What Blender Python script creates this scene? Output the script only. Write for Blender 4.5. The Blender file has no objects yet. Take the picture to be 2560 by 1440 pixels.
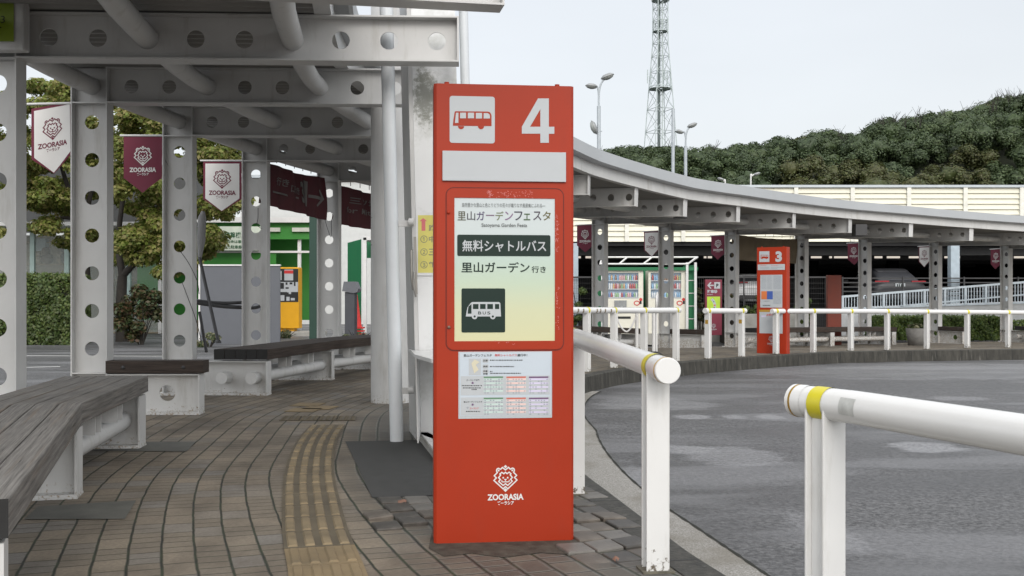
import bpy, math, random
import numpy as np
from mathutils import Vector as V, Matrix as M
random.seed(7); RNG = np.random.default_rng(7)
SC = bpy.context.scene; COL = SC.collection
# ------------------------------------------------------------------ camera, world, sun, exposure
F = 2560.0; HZ = 739.0; CH = 1.1          # focal length and horizon in photo pixels, camera height in metres
cam = bpy.data.cameras.new('camera'); cam.lens = 36; cam.sensor_width = 36; cam.shift_y = (HZ-720)/2560
cam.clip_start = .05; cam.clip_end = 2000
co = bpy.data.objects.new('camera', cam); COL.objects.link(co); co.location = (0, 0, CH); co.rotation_euler = (math.pi/2, 0, 0)
SC.camera = co
SC.view_settings.view_transform = 'Standard'; SC.view_settings.look = 'None'; SC.view_settings.gamma = 1
SC.view_settings.exposure = 0.0; SC.view_settings.use_curve_mapping = False
SC.cycles.use_denoising = True; SC.cycles.max_bounces = 6; SC.cycles.diffuse_bounces = 2
SC.cycles.transparent_max_bounces = 8; SC.cycles.sample_clamp_indirect = 6
SUN_EL, SUN_AZ = math.radians(33), math.radians(170)   # behind the camera, to its right
wd = bpy.data.worlds.new('World'); SC.world = wd; wd.use_nodes = True
nt = wd.node_tree; nt.nodes.clear(); N = nt.nodes.new; LK = nt.links.new
out = N('ShaderNodeOutputWorld'); bg1 = N('ShaderNodeBackground'); bg2 = N('ShaderNodeBackground'); add = N('ShaderNodeAddShader')
sky = N('ShaderNodeTexSky'); sky.sky_type = 'NISHITA'; sky.sun_disc = False; sky.sun_elevation = SUN_EL; sky.sun_rotation = SUN_AZ
sky.dust_density = 4
bg1.inputs['Strength'].default_value = 0.03; LK(sky.outputs[0], bg1.inputs[0])
tc = N('ShaderNodeTexCoord'); sp = N('ShaderNodeSeparateXYZ'); LK(tc.outputs['Generated'], sp.inputs[0])
nz = N('ShaderNodeTexNoise'); nz.inputs['Scale'].default_value = 2.2; nz.inputs['Detail'].default_value = 4
mpn = N('ShaderNodeMapping'); mpn.inputs['Scale'].default_value = (1, 1, 3); LK(tc.outputs['Generated'], mpn.inputs[0]); LK(mpn.outputs[0], nz.inputs[0])
rmp = N('ShaderNodeValToRGB'); LK(sp.outputs['Z'], rmp.inputs[0])       # overcast cloud: bright overhead, paler at the horizon
els = rmp.color_ramp.elements; els[0].position = 0; els[0].color = (.27, .27, .265, 1); els[1].position = 1; els[1].color = (.48, .48, .48, 1)
for p, c in ((.02, (.362, .370, .372)), (.30, (.345, .356, .366)), (.5, (.41, .42, .435))):
    e = els.new(p); e.color = (*c, 1)
mx = N('ShaderNodeMixRGB'); mx.blend_type = 'MULTIPLY'; mx.inputs[0].default_value = .2
LK(rmp.outputs[0], mx.inputs[1]); LK(nz.outputs[0], mx.inputs[2]); dp = N('ShaderNodeVectorMath'); dp.operation = 'DOT_PRODUCT'; LK(tc.outputs['Generated'], dp.inputs[0])       # unseen cloud glow round the sun direction, added for more frontal light
dp.inputs[1].default_value = (math.sin(SUN_AZ)*math.cos(SUN_EL), math.cos(SUN_AZ)*math.cos(SUN_EL), math.sin(SUN_EL))
gr = N('ShaderNodeMapRange'); gr.interpolation_type = 'SMOOTHSTEP'; LK(dp.outputs['Value'], gr.inputs[0]); gr.inputs[1].default_value = -.1; gr.inputs[2].default_value = 1; gr.inputs[4].default_value = .30
gl = N('ShaderNodeMixRGB'); gl.blend_type = 'ADD'; gl.inputs[0].default_value = 1; LK(mx.outputs[0], gl.inputs[1]); LK(gr.outputs[0], gl.inputs[2]); LK(gl.outputs[0], bg2.inputs[0]); bg2.inputs['Strength'].default_value = 2.42
LK(bg1.outputs[0], add.inputs[0]); LK(bg2.outputs[0], add.inputs[1]); LK(add.outputs[0], out.inputs[0])
sl = bpy.data.lights.new('sun', 'SUN'); sl.energy = 1.15; sl.angle = math.radians(25); sl.color = (1, .97, .93)
so = bpy.data.objects.new('sun', sl); COL.objects.link(so)
so.rotation_euler = V((math.sin(SUN_AZ)*math.cos(SUN_EL), math.cos(SUN_AZ)*math.cos(SUN_EL), math.sin(SUN_EL))).to_track_quat('Z', 'Y').to_euler()

# ------------------------------------------------------------------ helpers: measuring
def P(px, py, d): return V(((px-1280)*d/F, d, CH+(HZ-py)*d/F))
def G(px, py, z=0.0): return P(px, py, (CH-z)*F/(py-HZ))
GZ = [(-99, 0), (20, 0), (22.6, -.05), (23.5, -.17), (25, -.21), (28.2, -.265), (32, -.35), (60, -.35), (400, -.35)]
def interp(t, x):
    if x <= t[0][0]: return t[0][1]
    for (a, b), (c, d) in zip(t, t[1:]):
        if x <= c: return b+(d-b)*(x-a)/(c-a)
    return t[-1][1]
def gz(y): return interp(GZ, y)
def catmull(pts, n=12):
    pts = [V(p) for p in pts]; o = []
    for i in range(len(pts)-1):
        a = pts[max(i-1, 0)]; b = pts[i]; c = pts[i+1]; d = pts[min(i+2, len(pts)-1)]
        for k in range(n):
            t = k/n
            o.append(.5*((2*b)+(c-a)*t+(2*a-5*b+4*c-d)*t*t+(3*b-a-3*c+d)*t**3))
    return o+[pts[-1]]
# ------------------------------------------------------------------ helpers: materials
class NT:
    def __init__(s, name):
        s.m = bpy.data.materials.new(name); s.m.use_nodes = True; s.t = s.m.node_tree
        s.b = s.t.nodes['Principled BSDF']
    def n(s, typ, **kw):
        x = s.t.nodes.new(typ)
        for k, v in kw.items(): setattr(x, k, v)
        return x
    def put(s, sock, v):
        if hasattr(v, 'links') or isinstance(v, bpy.types.NodeSocket): s.t.links.new(v, sock)
        else: sock.default_value = v
    def math(s, op, a, b=None, c=None, clamp=False):
        x = s.n('ShaderNodeMath', operation=op); x.use_clamp = clamp; s.put(x.inputs[0], a)
        if b is not None: s.put(x.inputs[1], b)
        if c is not None: s.put(x.inputs[2], c)
        return x.outputs[0]
    def noise(s, co, scale, detail=3, rough=.55, out=0):
        x = s.n('ShaderNodeTexNoise'); s.put(x.inputs['Vector'], co); x.inputs['Scale'].default_value = scale
        x.inputs['Detail'].default_value = detail; x.inputs['Roughness'].default_value = rough; return x.outputs[out]
    def mapr(s, v, a, b, c=0, d=1, smooth=False):
        x = s.n('ShaderNodeMapRange'); x.interpolation_type = 'SMOOTHSTEP' if smooth else 'LINEAR'
        s.put(x.inputs[0], v)
        for i, k in enumerate((a, b, c, d)): s.put(x.inputs[i+1], k)
        return x.outputs[0]
    def mix(s, f, a, b, mode='MIX'):
        x = s.n('ShaderNodeMixRGB', blend_type=mode); s.put(x.inputs[0], f)
        s.put(x.inputs[1], (*a, 1) if isinstance(a, tuple) else a); s.put(x.inputs[2], (*b, 1) if isinstance(b, tuple) else b)
        return x.outputs[0]
    def co(s, k='Object', scale=None):
        x = s.n('ShaderNodeTexCoord').outputs[k]
        if scale:
            m_ = s.n('ShaderNodeMapping'); m_.inputs['Scale'].default_value = scale; s.put(m_.inputs[0], x); x = m_.outputs[0]
        return x
    def bump(s, h, strength=.3, dist=.01):
        x = s.n('ShaderNodeBump'); x.inputs['Strength'].default_value = strength; x.inputs['Distance'].default_value = dist
        s.put(x.inputs['Height'], h); s.put(s.b.inputs['Normal'], x.outputs[0])
    def fin(s, col, rough=.5, metal=0):
        s.put(s.b.inputs['Base Color'], (*col, 1) if isinstance(col, tuple) else col); s.put(s.b.inputs['Roughness'], rough)
        s.put(s.b.inputs['Metallic'], metal); return s.m
MATS = {}
def mat(name, c, rough=.5, metal=0, var=.12, sc=5, bump=0, bsc=90, dirt=None, dsc=3, damt=.35, streak=None, base=None):
    if name in MATS: return MATS[name]
    n = NT(name); co_ = n.co()
    f = n.noise(co_, sc, 4)
    dark = tuple(k*(1-var) for k in c); lite = tuple(min(1, k*(1+var*.6)) for k in c)
    col = n.mix(n.mapr(f, .3, .7), dark, lite)
    if dirt:
        g = n.noise(n.co('Object', streak) if streak else co_, dsc, 6, .7); col = n.mix(n.math('MULTIPLY', n.mapr(g, .55, .75), damt), col, dirt)
    if base:                                              # chipped, dirty foot: worn away unevenly up to a hand's breadth
        s = n.n('ShaderNodeSeparateXYZ'); n.put(s.inputs[0], co_); w = n.math('ADD', n.mapr(s.outputs[2], 0, .16, .20, 0), n.noise(co_, 38, 5, .75)); col = n.mix(n.mapr(w, .70, .76), col, base)
    if bump: n.bump(n.noise(co_, bsc, 3), bump, .004)
    n.fin(col, n.mapr(f, .2, .8, max(.02, rough-.07), min(1, rough+.07)), metal)
    MATS[name] = n.m; return n.m
# ------------------------------------------------------------------ helpers: meshes
class MB:
    def __init__(s): s.v = []; s.f = []; s.mi = []; s.sm = []; s.uv = []; s.hasuv = False
    def add(s, vs, fs, m=0, smooth=False, uv=None, T=None):
        o = len(s.v)
        s.v += [tuple(T @ V(p)) if T else tuple(p) for p in vs]
        for k, f in enumerate(fs):
            s.f.append([i+o for i in f]); s.mi.append(m); s.sm.append(smooth)
            if uv: s.uv.append([uv[i] for i in f]); s.hasuv = True
            else: s.uv.append(None)
        return s
    def box(s, c, d, T=None, m=0):
        x, y, z = c; a, b, e = d[0]/2, d[1]/2, d[2]/2
        vs = [(x+i*a, y+j*b, z+k*e) for i in (-1, 1) for j in (-1, 1) for k in (-1, 1)]
        return s.add(vs, [(0, 1, 3, 2), (4, 6, 7, 5), (0, 4, 5, 1), (2, 3, 7, 6), (0, 2, 6, 4), (1, 5, 7, 3)], m, T=T)
    def bar(s, a, b, w, h, m=0, up=(0, 0, 1), uvs=False):
        a = V(a); b = V(b); d = (b-a); L = d.length; d.normalize(); r = d.cross(V(up)); r.normalize(); u = r.cross(d)
        vs = [a+d*(L*i)+r*(w/2*j)+u*(h/2*k) for i in (0, 1) for j in (-1, 1) for k in (-1, 1)]
        return s.add(vs, [(0, 1, 3, 2), (4, 6, 7, 5), (0, 4, 5, 1), (2, 3, 7, 6), (0, 2, 6, 4), (1, 5, 7, 3)], m)
    def tube(s, pts, r, n=12, m=0, caps=True, smooth=True):
        pts = [V(p) for p in pts]; rs = r if isinstance(r, (list, tuple)) else [r]*len(pts); rings = []; pr = None
        for i, p in enumerate(pts):
            t = (pts[min(i+1, len(pts)-1)]-pts[max(i-1, 0)]).normalized()
            if pr is None: a = t.cross(V((0, 0, 1)) if abs(t.z) < .95 else V((1, 0, 0))).normalized()
            else: a = (pr-t*pr.dot(t)).normalized()
            pr = a; b = t.cross(a)
            rings.append([p+(a*math.cos(2*math.pi*k/n)+b*math.sin(2*math.pi*k/n))*rs[i] for k in range(n)])
        vs = [q for ring in rings for q in ring]
        fs = [(i*n+k, i*n+(k+1) % n, (i+1)*n+(k+1) % n, (i+1)*n+k) for i in range(len(pts)-1) for k in range(n)]
        s.add(vs, fs, m, smooth)
        if caps: s.add(rings[0], [tuple(range(n))[::-1]], m); s.add(rings[-1], [tuple(range(n))], m)
        return s
    def prism(s, poly, z0, z1, m=0, T=None):
        n = len(poly); vs = [(x, y, z0) for x, y in poly]+[(x, y, z1) for x, y in poly]
        return s.add(vs, [tuple(range(n))[::-1], tuple(range(n, 2*n))]+[(i, (i+1) % n, (i+1) % n+n, i+n) for i in range(n)], m, T=T)
    def lathe(s, prof, c=(0, 0, 0), n=16, m=0, T=None, smooth=True):
        vs = [(c[0]+r*math.cos(2*math.pi*k/n), c[1]+r*math.sin(2*math.pi*k/n), c[2]+z) for r, z in prof for k in range(n)]
        return s.add(vs, [(i*n+k, i*n+(k+1) % n, (i+1)*n+(k+1) % n, (i+1)*n+k) for i in range(len(prof)-1) for k in range(n)], m, smooth, T=T)
    def grid(s, fn, nu, nv, m=0, smooth=True, uvf=None):
        vs = []; uv = []
        for i in range(nu+1):
            for j in range(nv+1):
                vs.append(fn(i/nu, j/nv)); uv.append(uvf(i/nu, j/nv) if uvf else (i/nu, j/nv))
        return s.add(vs, [(i*(nv+1)+j, (i+1)*(nv+1)+j, (i+1)*(nv+1)+j+1, i*(nv+1)+j+1) for i in range(nu) for j in range(nv)], m, smooth, uv)
    def web(s, L, h, t, holes, r, T, m=0, n=20):       # plate in local x (0..L), z (-h/2..h/2), thickness t along y, round holes
        xs = [0.0]
        hs = sorted(holes)
        for a, b in zip(hs, hs[1:]): xs.append((a+b)/2 if b-a < 4*r else a+2*r); xs += ([b-2*r] if b-a >= 4*r else [])
        cells = []; x = 0.0
        for hx in hs:
            x0 = max(x, hx-2*r); x1 = min(L, hx+2*r)
            if x0 > x+1e-4: cells.append((x, x0, None))
            cells.append((x0, x1, hx)); x = x1
        if x < L-1e-4: cells.append((x, L, None))
        for x0, x1, hx in cells:
            if hx is None: s.box(((x0+x1)/2, 0, 0), (x1-x0, t, h), T, m); continue
            an = sorted([2*math.pi*k/n for k in range(n)]+[math.atan2(zz, xx-hx) % (2*math.pi) for xx in (x0, x1) for zz in (-h/2, h/2)])
            inn = []; outp = []
            for a in an:
                c, d = math.cos(a), math.sin(a); k = 1e9
                if c > 1e-9: k = min(k, (x1-hx)/c)
                if c < -1e-9: k = min(k, (x0-hx)/c)
                if d > 1e-9: k = min(k, h/2/d)
                if d < -1e-9: k = min(k, -h/2/d)
                inn.append((hx+r*c, r*d)); outp.append((hx+k*c, k*d))
            q = len(an)
            for y in (-t/2, t/2):
                vs = [(x_, y, z_) for x_, z_ in inn]+[(x_, y, z_) for x_, z_ in outp]
                s.add(vs, [(i, (i+1) % q, (i+1) % q+q, i+q) for i in range(q)], m, T=T)
            vs = [(x_, -t/2, z_) for x_, z_ in inn]+[(x_, t/2, z_) for x_, z_ in inn]
            s.add(vs, [(i, (i+1) % q, (i+1) % q+q, i+q) for i in range(q)], m, True, T=T)
        return s
    # flat drawing in the plane of a frame T (x right, y up, z out of the surface)
    def rect(s, T, u0, v0, u1, v1, h=.001, m=0): return s.add([(u0, v0, h), (u1, v0, h), (u1, v1, h), (u0, v1, h)], [(0, 1, 2, 3)], m, T=T)
    def rrect(s, T, u0, v0, u1, v1, r, h=.001, m=0, n=5):
        pts = []
        for cx, cy, a0 in ((u1-r, v1-r, 0), (u0+r, v1-r, 90), (u0+r, v0+r, 180), (u1-r, v0+r, 270)):
            for k in range(n+1):
                a = math.radians(a0+90*k/n); pts.append((cx+r*math.cos(a), cy+r*math.sin(a), h))
        return s.add(pts, [tuple(range(len(pts)))], m, T=T)
    def poly(s, T, pts, h=.001, m=0): return s.add([(x, y, h) for x, y in pts], [tuple(range(len(pts)))], m, T=T)
    def disc(s, T, x, y, r, h=.001, m=0, n=14): return s.poly(T, [(x+r*math.cos(2*math.pi*k/n), y+r*math.sin(2*math.pi*k/n)) for k in range(n)], h, m)
    def stroke(s, T, pts, w, h=.001, m=0, closed=False):
        pts = [V(p) for p in pts]; n = len(pts); L = []; R = []
        for i in range(n):
            a = pts[i-1] if (i > 0 or closed) else None; b = pts[(i+1) % n] if (i < n-1 or closed) else None; p = pts[i]
            d0 = (p-a).normalized() if a is not None else (b-p).normalized(); d1 = (b-p).normalized() if b is not None else d0
            n0 = V((-d0.y, d0.x)); n1 = V((-d1.y, d1.x)); q = n0+n1
            q = q.normalized() if q.length > 1e-6 else n0
            k = w/2/max(.45, q.dot(n0)); L.append(p+q*k); R.append(p-q*k)
        vs = [(p.x, p.y, h) for p in L]+[(p.x, p.y, h) for p in R]
        return s.add(vs, [(i, i+n, (i+1) % n+n, (i+1) % n) for i in range(n if closed else n-1)], m, T=T)
    def text(s, T, txt, u0, v0, u1, v1, h=.001, m=0, bold=0.0, keep=None, res=3):   # text fitted to a box
        key = (txt, bold, res)
        if key not in TXT:
            c = bpy.data.curves.new('t', 'FONT'); c.body = txt; c.size = 1; c.offset = bold; c.resolution_u = res
            o = bpy.data.objects.new('t', c); me = o.to_mesh()
            TXT[key] = ([tuple(v.co[:2]) for v in me.vertices], [tuple(p.vertices) for p in me.polygons])
            o.to_mesh_clear(); bpy.data.objects.remove(o); bpy.data.curves.remove(c)
        vs, fs = TXT[key]
        if not vs: return s
        xs = [p[0] for p in vs]; ys = [p[1] for p in vs]; x0, x1, y0, y1 = min(xs), max(xs), min(ys), max(ys)
        sx = (u1-u0)/(x1-x0); sy = (v1-v0)/(y1-y0)
        if keep == 'h': sx = sy
        if keep == 'w': sy = sx
        return s.add([(u0+(x-x0)*sx, v0+(y-y0)*sy, h) for x, y in vs], fs, m, T=T)
    def build(s, name, mats, parent=None, bevel=0, label=None, recalc=False):
        me = bpy.data.meshes.new(name); me.from_pydata(s.v, [], s.f)
        for k in (mats if isinstance(mats, (list, tuple)) else [mats]): me.materials.append(k)
        me.polygons.foreach_set('material_index', s.mi); me.polygons.foreach_set('use_smooth', s.sm)
        if s.hasuv:
            ul = me.uv_layers.new(name='UVMap'); arr = []
            for f, u in zip(s.f, s.uv):
                for k in range(len(f)): arr += (u[k] if u else (0, 0))
            ul.data.foreach_set('uv', arr)
        if recalc:
            import bmesh
            bm = bmesh.new(); bm.from_mesh(me); bmesh.ops.recalc_face_normals(bm, faces=bm.faces); bm.to_mesh(me); bm.free()
        me.update()
        o = bpy.data.objects.new(name, me); COL.objects.link(o)
        if parent: o.parent = parent; o.matrix_parent_inverse = root_inv(parent)
        if bevel:
            b = o.modifiers.new('bevel', 'BEVEL'); b.width = bevel; b.segments = 2; b.limit_method = 'ANGLE'; b.angle_limit = math.radians(40)
        if label: o['label'] = label
        return o
TXT = {}
def root_inv(p):
    return M.Identity(4) if p.parent else M.Translation(p.location).inverted()   # meshes are written in world coordinates
def thing(name, label, cat, loc=(0, 0, 0), group=None):
    o = bpy.data.objects.new(name, None); COL.objects.link(o); o.location = loc; o.empty_display_size = .2
    return tag(o, label, cat, group)
def tag(o, label, cat, group=None):
    o['label'] = label; o['category'] = cat
    if group: o['group'] = group
    return o
def struct(o, kind='structure', label=None):
    o['kind'] = kind
    if label: o['label'] = label
    return o
def frame(o, right, up):
    r = V(right).normalized(); n = r.cross(V(up)).normalized(); u = n.cross(r)
    return M(((r.x, u.x, n.x, o[0]), (r.y, u.y, n.y, o[1]), (r.z, u.z, n.z, o[2]), (0, 0, 0, 1)))
def onplane(T, px, py):
    d = V(((px-1280)/F, 1, (HZ-py)/F)); o = V((0, 0, CH)); n = T.col[2].to_3d(); p0 = T.col[3].to_3d()
    k = (p0-o).dot(n)/d.dot(n); q = T.inverted() @ (o+d*k); return q.x, q.y
def leafmesh(name, pts, nrm, size, material, parent=None, aspect=.6, jit=.35, rnd=.55):
    n = len(pts); pts = np.asarray(pts, float); nrm = np.asarray(nrm, float)+RNG.normal(0, rnd, (n, 3))
    nrm /= np.linalg.norm(nrm, axis=1)[:, None]+1e-9
    r = RNG.normal(0, 1, (n, 3)); t = np.cross(nrm, r); t /= np.linalg.norm(t, axis=1)[:, None]+1e-9; b = np.cross(nrm, t)
    sz = (size*(1+RNG.uniform(-jit, jit, n)))[:, None]
    q = np.stack([pts-t*sz, pts-b*sz*aspect+nrm*sz*.18, pts+t*sz, pts+b*sz*aspect+nrm*sz*.18], 1).reshape(-1, 3)
    me = bpy.data.meshes.new(name); me.vertices.add(4*n); me.vertices.foreach_set('co', q.ravel())
    me.loops.add(4*n); me.loops.foreach_set('vertex_index', np.arange(4*n, dtype=np.int32))
    me.polygons.add(n); me.polygons.foreach_set('loop_start', np.arange(0, 4*n, 4, dtype=np.int32))
    me.materials.append(material); me.update(); me.validate()
    o = bpy.data.objects.new(name, me); COL.objects.link(o)
    if parent: o.parent = parent; o.matrix_parent_inverse = root_inv(parent)
    return o
def clump(c, rad, n, flat=1.0, rmin=.25):
    d = RNG.normal(0, 1, (n, 3)); d /= np.linalg.norm(d, axis=1)[:, None]
    r = rad*RNG.uniform(rmin, 1, (n, 1))**.5
    p = d*r; p[:, 2] *= flat
    nn = d.copy(); nn[:, 2] += .8
    return np.asarray(c)+p, nn
def leafmat(name, cols, tr=.25, bs=.5, bf=.35):
    if name in MATS: return MATS[name]
    n = NT(name); g = n.n('ShaderNodeNewGeometry').outputs['Random Per Island']
    r = n.n('ShaderNodeValToRGB'); r.color_ramp.interpolation = 'LINEAR'; e = r.color_ramp.elements
    e[0].position = 0; e[0].color = (*cols[0], 1); e[1].position = 1; e[1].color = (*cols[-1], 1)
    for i, c in enumerate(cols[1:-1]): x = e.new((i+1)/(len(cols)-1)); x.color = (*c, 1)
    n.put(r.inputs[0], g)
    big = n.noise(n.co(), bs, 2); col = n.mix(n.mapr(big, .35, .65, 0, bf), r.outputs[0], tuple(k*.6 for k in cols[0]))
    col = n.mix(n.mapr(n.noise(n.co(), 2.6, 4, .7), .4, .62, 0, .45), col, tuple(k*.5 for k in cols[0]))
    n.fin(col, .55)
    tb = n.n('ShaderNodeBsdfTranslucent'); n.put(tb.inputs[0], col); ms = n.n('ShaderNodeMixShader'); ms.inputs[0].default_value = tr
    o = n.t.nodes['Material Output']; n.t.links.new(n.b.outputs[0], ms.inputs[1]); n.t.links.new(tb.outputs[0], ms.inputs[2]); n.t.links.new(ms.outputs[0], o.inputs[0])
    MATS[name] = n.m; return n.m
# ------------------------------------------------------------------ materials
WHITE = mat('white_paint', (.67, .67, .66), .38, var=.05, sc=3, dirt=(.30, .28, .22), dsc=2.2, damt=.4, streak=(2.5, 2.5, .5), base=(.12, .10, .075), bump=.05, bsc=200)
STEEL = mat('grey_white_steel_paint', (.57, .57, .56), .42, var=.08, sc=2.5, dirt=(.24, .22, .17), dsc=2.2, damt=.42, streak=(3, 3, .45), base=(.30, .25, .19), bump=.06, bsc=160)
RED = mat('vermilion_sign_paint', (.345, .032, .0105), .38, var=.10, sc=1.2, dirt=(.27, .035, .018), dsc=2.4, damt=.35, streak=(3, 3, .7), bump=.04, bsc=260)
RED.node_tree.nodes['Principled BSDF'].inputs['Specular IOR Level'].default_value = .22
SIGNW = mat('sign_white', (.43, .455, .475), .35, var=.03)
DARK = mat('black_print', (.012, .014, .014), .45, var=.05)
DGREEN = mat('dark_green_print', (.011, .026, .021), .35, var=.05); DGREEN.node_tree.nodes['Principled BSDF'].inputs['Specular IOR Level'].default_value = .2
YELLOW = mat('yellow_strap', (.62, .55, .03), .4, var=.12)
OCHRE = mat('ochre_strap', (.42, .25, .03), .5, var=.15)
MAROON = mat('maroon_cloth', (.145, .018, .040), .75, var=.1, bump=.1, bsc=60)
BANW = mat('white_cloth', (.70, .69, .67), .8, var=.05, bump=.1, bsc=60)
METAL = mat('galvanised_steel', (.42, .46, .49), .4, .5, var=.1)
DMETAL = mat('dark_metal', (.05, .05, .052), .45, .3)
POTC = mat('dark_pot_concrete', (.17, .165, .155), .85, var=.25, sc=8, dirt=(.07, .07, .06), dsc=4, damt=.6, bump=.3, bsc=100)
CONC = mat('concrete', (.36, .35, .32), .85, var=.2, sc=4, dirt=(.12, .12, .09), dsc=2.5, damt=.6, bump=.3, bsc=120)
# ------------------------------------------------------------------ the plan of the place: column ring, kerb line
RING = [(-.1, -2.4), (-1.2, .2), (-2.45, 2.68), (-3.36, 5.40), (-3.69, 7.35), (-3.895, 9.5), (-3.70, 11.4), (-3.35, 13.4), (-2.75, 15.4), (-1.85, 17.7), (-.7, 19.8),
        (.6, 21.7), (2.0, 23.3), (3.76, 25), (5.71, 26.6), (7.98, 28.2), (10.2, 29.6), (12.7, 30.7), (15.4, 31.9), (18.4, 32.9), (22, 33.7)]
NS = 16
RC = catmull([(x, y, 0) for x, y in RING], NS)          # ring centre line, index i*NS = column i (0,1 lie behind the camera)
def ringpt(s):
    i = min(max(s*NS, 0), len(RC)-1.001); k = int(i); return RC[k].lerp(RC[k+1], i-k)
def ringn(s):
    a = ringpt(max(s-.12, 0)); b = ringpt(min(s+.12, len(RING)-1)); t = (b-a).normalized(); return V((t.y, -t.x, 0))
ALEN = [0.0]
for a, b in zip(RC, RC[1:]): ALEN.append(ALEN[-1]+(b-a).length)
KERB = catmull([(x, y, 0) for x, y in [(4.6, -5.5), (3.5, -3.6), (2.6, -1.8), (1.9, .2), (1.33, 2.1), (.846, 4.02), (.719, 4.65), (.637, 5.17), (.545, 5.75), (.43, 6.5), (.33, 7.6), (.29, 8.8),
        (.32, 10), (.45, 11.6), (.85, 13.4), (1.37, 14.7), (1.9, 15.6), (2.76, 16.8), (3.4, 17.5), (4.25, 18.3), (5.45, 19.3), (6.4, 19.95), (8.4, 20.85), (10.76, 21.5), (14, 22.1), (19, 22.6), (26, 22.8)]], 8)
KL = [0.0]
for a, b in zip(KERB, KERB[1:]): KL.append(KL[-1]+(b-a).length)
def kn(i):
    t = (KERB[min(i+1, len(KERB)-1)]-KERB[max(i-1, 0)]).normalized(); return V((t.y, -t.x, 0))   # towards the road
KD = .22
# ------------------------------------------------------------------ setting materials
def paver_material():
    n = NT('paving_blocks'); uv = n.co('UV'); wob = n.noise(n.co(), 5.5, 2)
    s = n.n('ShaderNodeSeparateXYZ'); n.put(s.inputs[0], uv); u0, v0 = s.outputs[0], s.outputs[1]
    v = n.math('ADD', v0, n.math('MULTIPLY', n.math('SUBTRACT', wob, .5), .012))
    rv = n.math('DIVIDE', v, .135); row = n.math('FLOOR', rv); fv = n.math('FRACT', rv)
    w1 = n.n('ShaderNodeTexWhiteNoise', noise_dimensions='1D'); n.put(w1.inputs['W'], row)
    uu = n.math('ADD', n.math('DIVIDE', n.math('ADD', u0, n.math('MULTIPLY', n.math('SUBTRACT', n.noise(n.co(), 3.1, 2), .5), .03)), .205), n.math('MULTIPLY', w1.outputs[0], 9)); idx = n.math('FLOOR', uu); fu = n.math('FRACT', uu)
    cv = n.n('ShaderNodeCombineXYZ'); n.put(cv.inputs[0], row); n.put(cv.inputs[1], idx)
    w2 = n.n('ShaderNodeTexWhiteNoise', noise_dimensions='2D'); n.put(w2.inputs['Vector'], cv.outputs[0])
    half = n.math('GREATER_THAN', w2.outputs[0], .5)
    du = n.math('MULTIPLY', n.math('MINIMUM', fu, n.math('SUBTRACT', 1, fu)), .205)
    dh = n.math('MULTIPLY', n.math('ABSOLUTE', n.math('SUBTRACT', fu, .5)), .205)
    du = n.math('MINIMUM', du, n.math('ADD', dh, n.math('MULTIPLY', n.math('SUBTRACT', 1, half), 9)))
    dv = n.math('MULTIPLY', n.math('MINIMUM', fv, n.math('SUBTRACT', 1, fv)), .135)
    big = n.noise(n.co(), .9, 4, .6)
    so_ = n.n('ShaderNodeSeparateXYZ'); n.put(so_.inputs[0], n.co()); nearm = n.mapr(so_.outputs[1], 8.5, 12.5, 1, .12)
    wet = n.math('MULTIPLY', n.math('MULTIPLY', n.mapr(v0, 2.35, 2.75, 0, 1), nearm), n.mapr(n.noise(n.co(), 1.3, 4), .30, .5, .55, 1))
    jv = n.mapr(dv, .0025, n.math('ADD', n.mapr(big, .3, .7, .006, .0095), n.math('MULTIPLY', wet, .008))); ju = n.mapr(du, .0015, n.math('ADD', .0055, n.math('MULTIPLY', wet, .007)))
    jt = n.math('MINIMUM', jv, n.mapr(ju, 0, 1, .02, 1)); solid = n.math('MINIMUM', jv, ju)
    c1 = n.mix(w2.outputs[0], (.255, .212, .158), (.180, .152, .116))
    w3 = n.n('ShaderNodeTexWhiteNoise', noise_dimensions='2D'); cv2 = n.n('ShaderNodeVectorMath', operation='ADD'); n.put(cv2.inputs[0], cv.outputs[0]); cv2.inputs[1].default_value = (7.3, 3.1, 0)
    n.put(w3.inputs['Vector'], cv2.outputs[0]); c1 = n.mix(n.mapr(w3.outputs[0], .75, 1), c1, (.20, .19, .175))
    fine = n.noise(n.co(), 55, 4, .7); c1 = n.mix(n.mapr(fine, .35, .66, .0, .5), c1, (.10, .085, .066))
    stain = n.noise(n.co('Object', (1, .6, 1)), 1.6, 5, .65); c1 = n.mix(n.mapr(stain, .45, .64, 0, .72), c1, (.080, .064, .048))
    # damp, mossy blocks between the guide strip and the kerb
    c1 = n.mix(n.math('MULTIPLY', wet, .74), c1, (.045, .043, .038))
    edge = n.math('MULTIPLY', n.mapr(n.math('MINIMUM', du, dv), .006, .022, 1, 0), n.math('MULTIPLY', wet, .5)); c1 = n.mix(edge, c1, (.30, .29, .27))
    moss = n.mix(n.mapr(n.noise(n.co(), 8, 3), .4, .6), (.016, .017, .012), (.028, .038, .018))
    col = n.mix(jt, moss, c1)
    h = n.math('ADD', n.math('ADD', n.math('MULTIPLY', solid, 1.0), n.math('MULTIPLY', w2.outputs[0], .5)), n.math('MULTIPLY', fine, .3)); n.bump(h, .7, .008)
    return n.fin(col, n.mapr(wet, 0, 1, .80, .56))
PAVE = paver_material()
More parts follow.
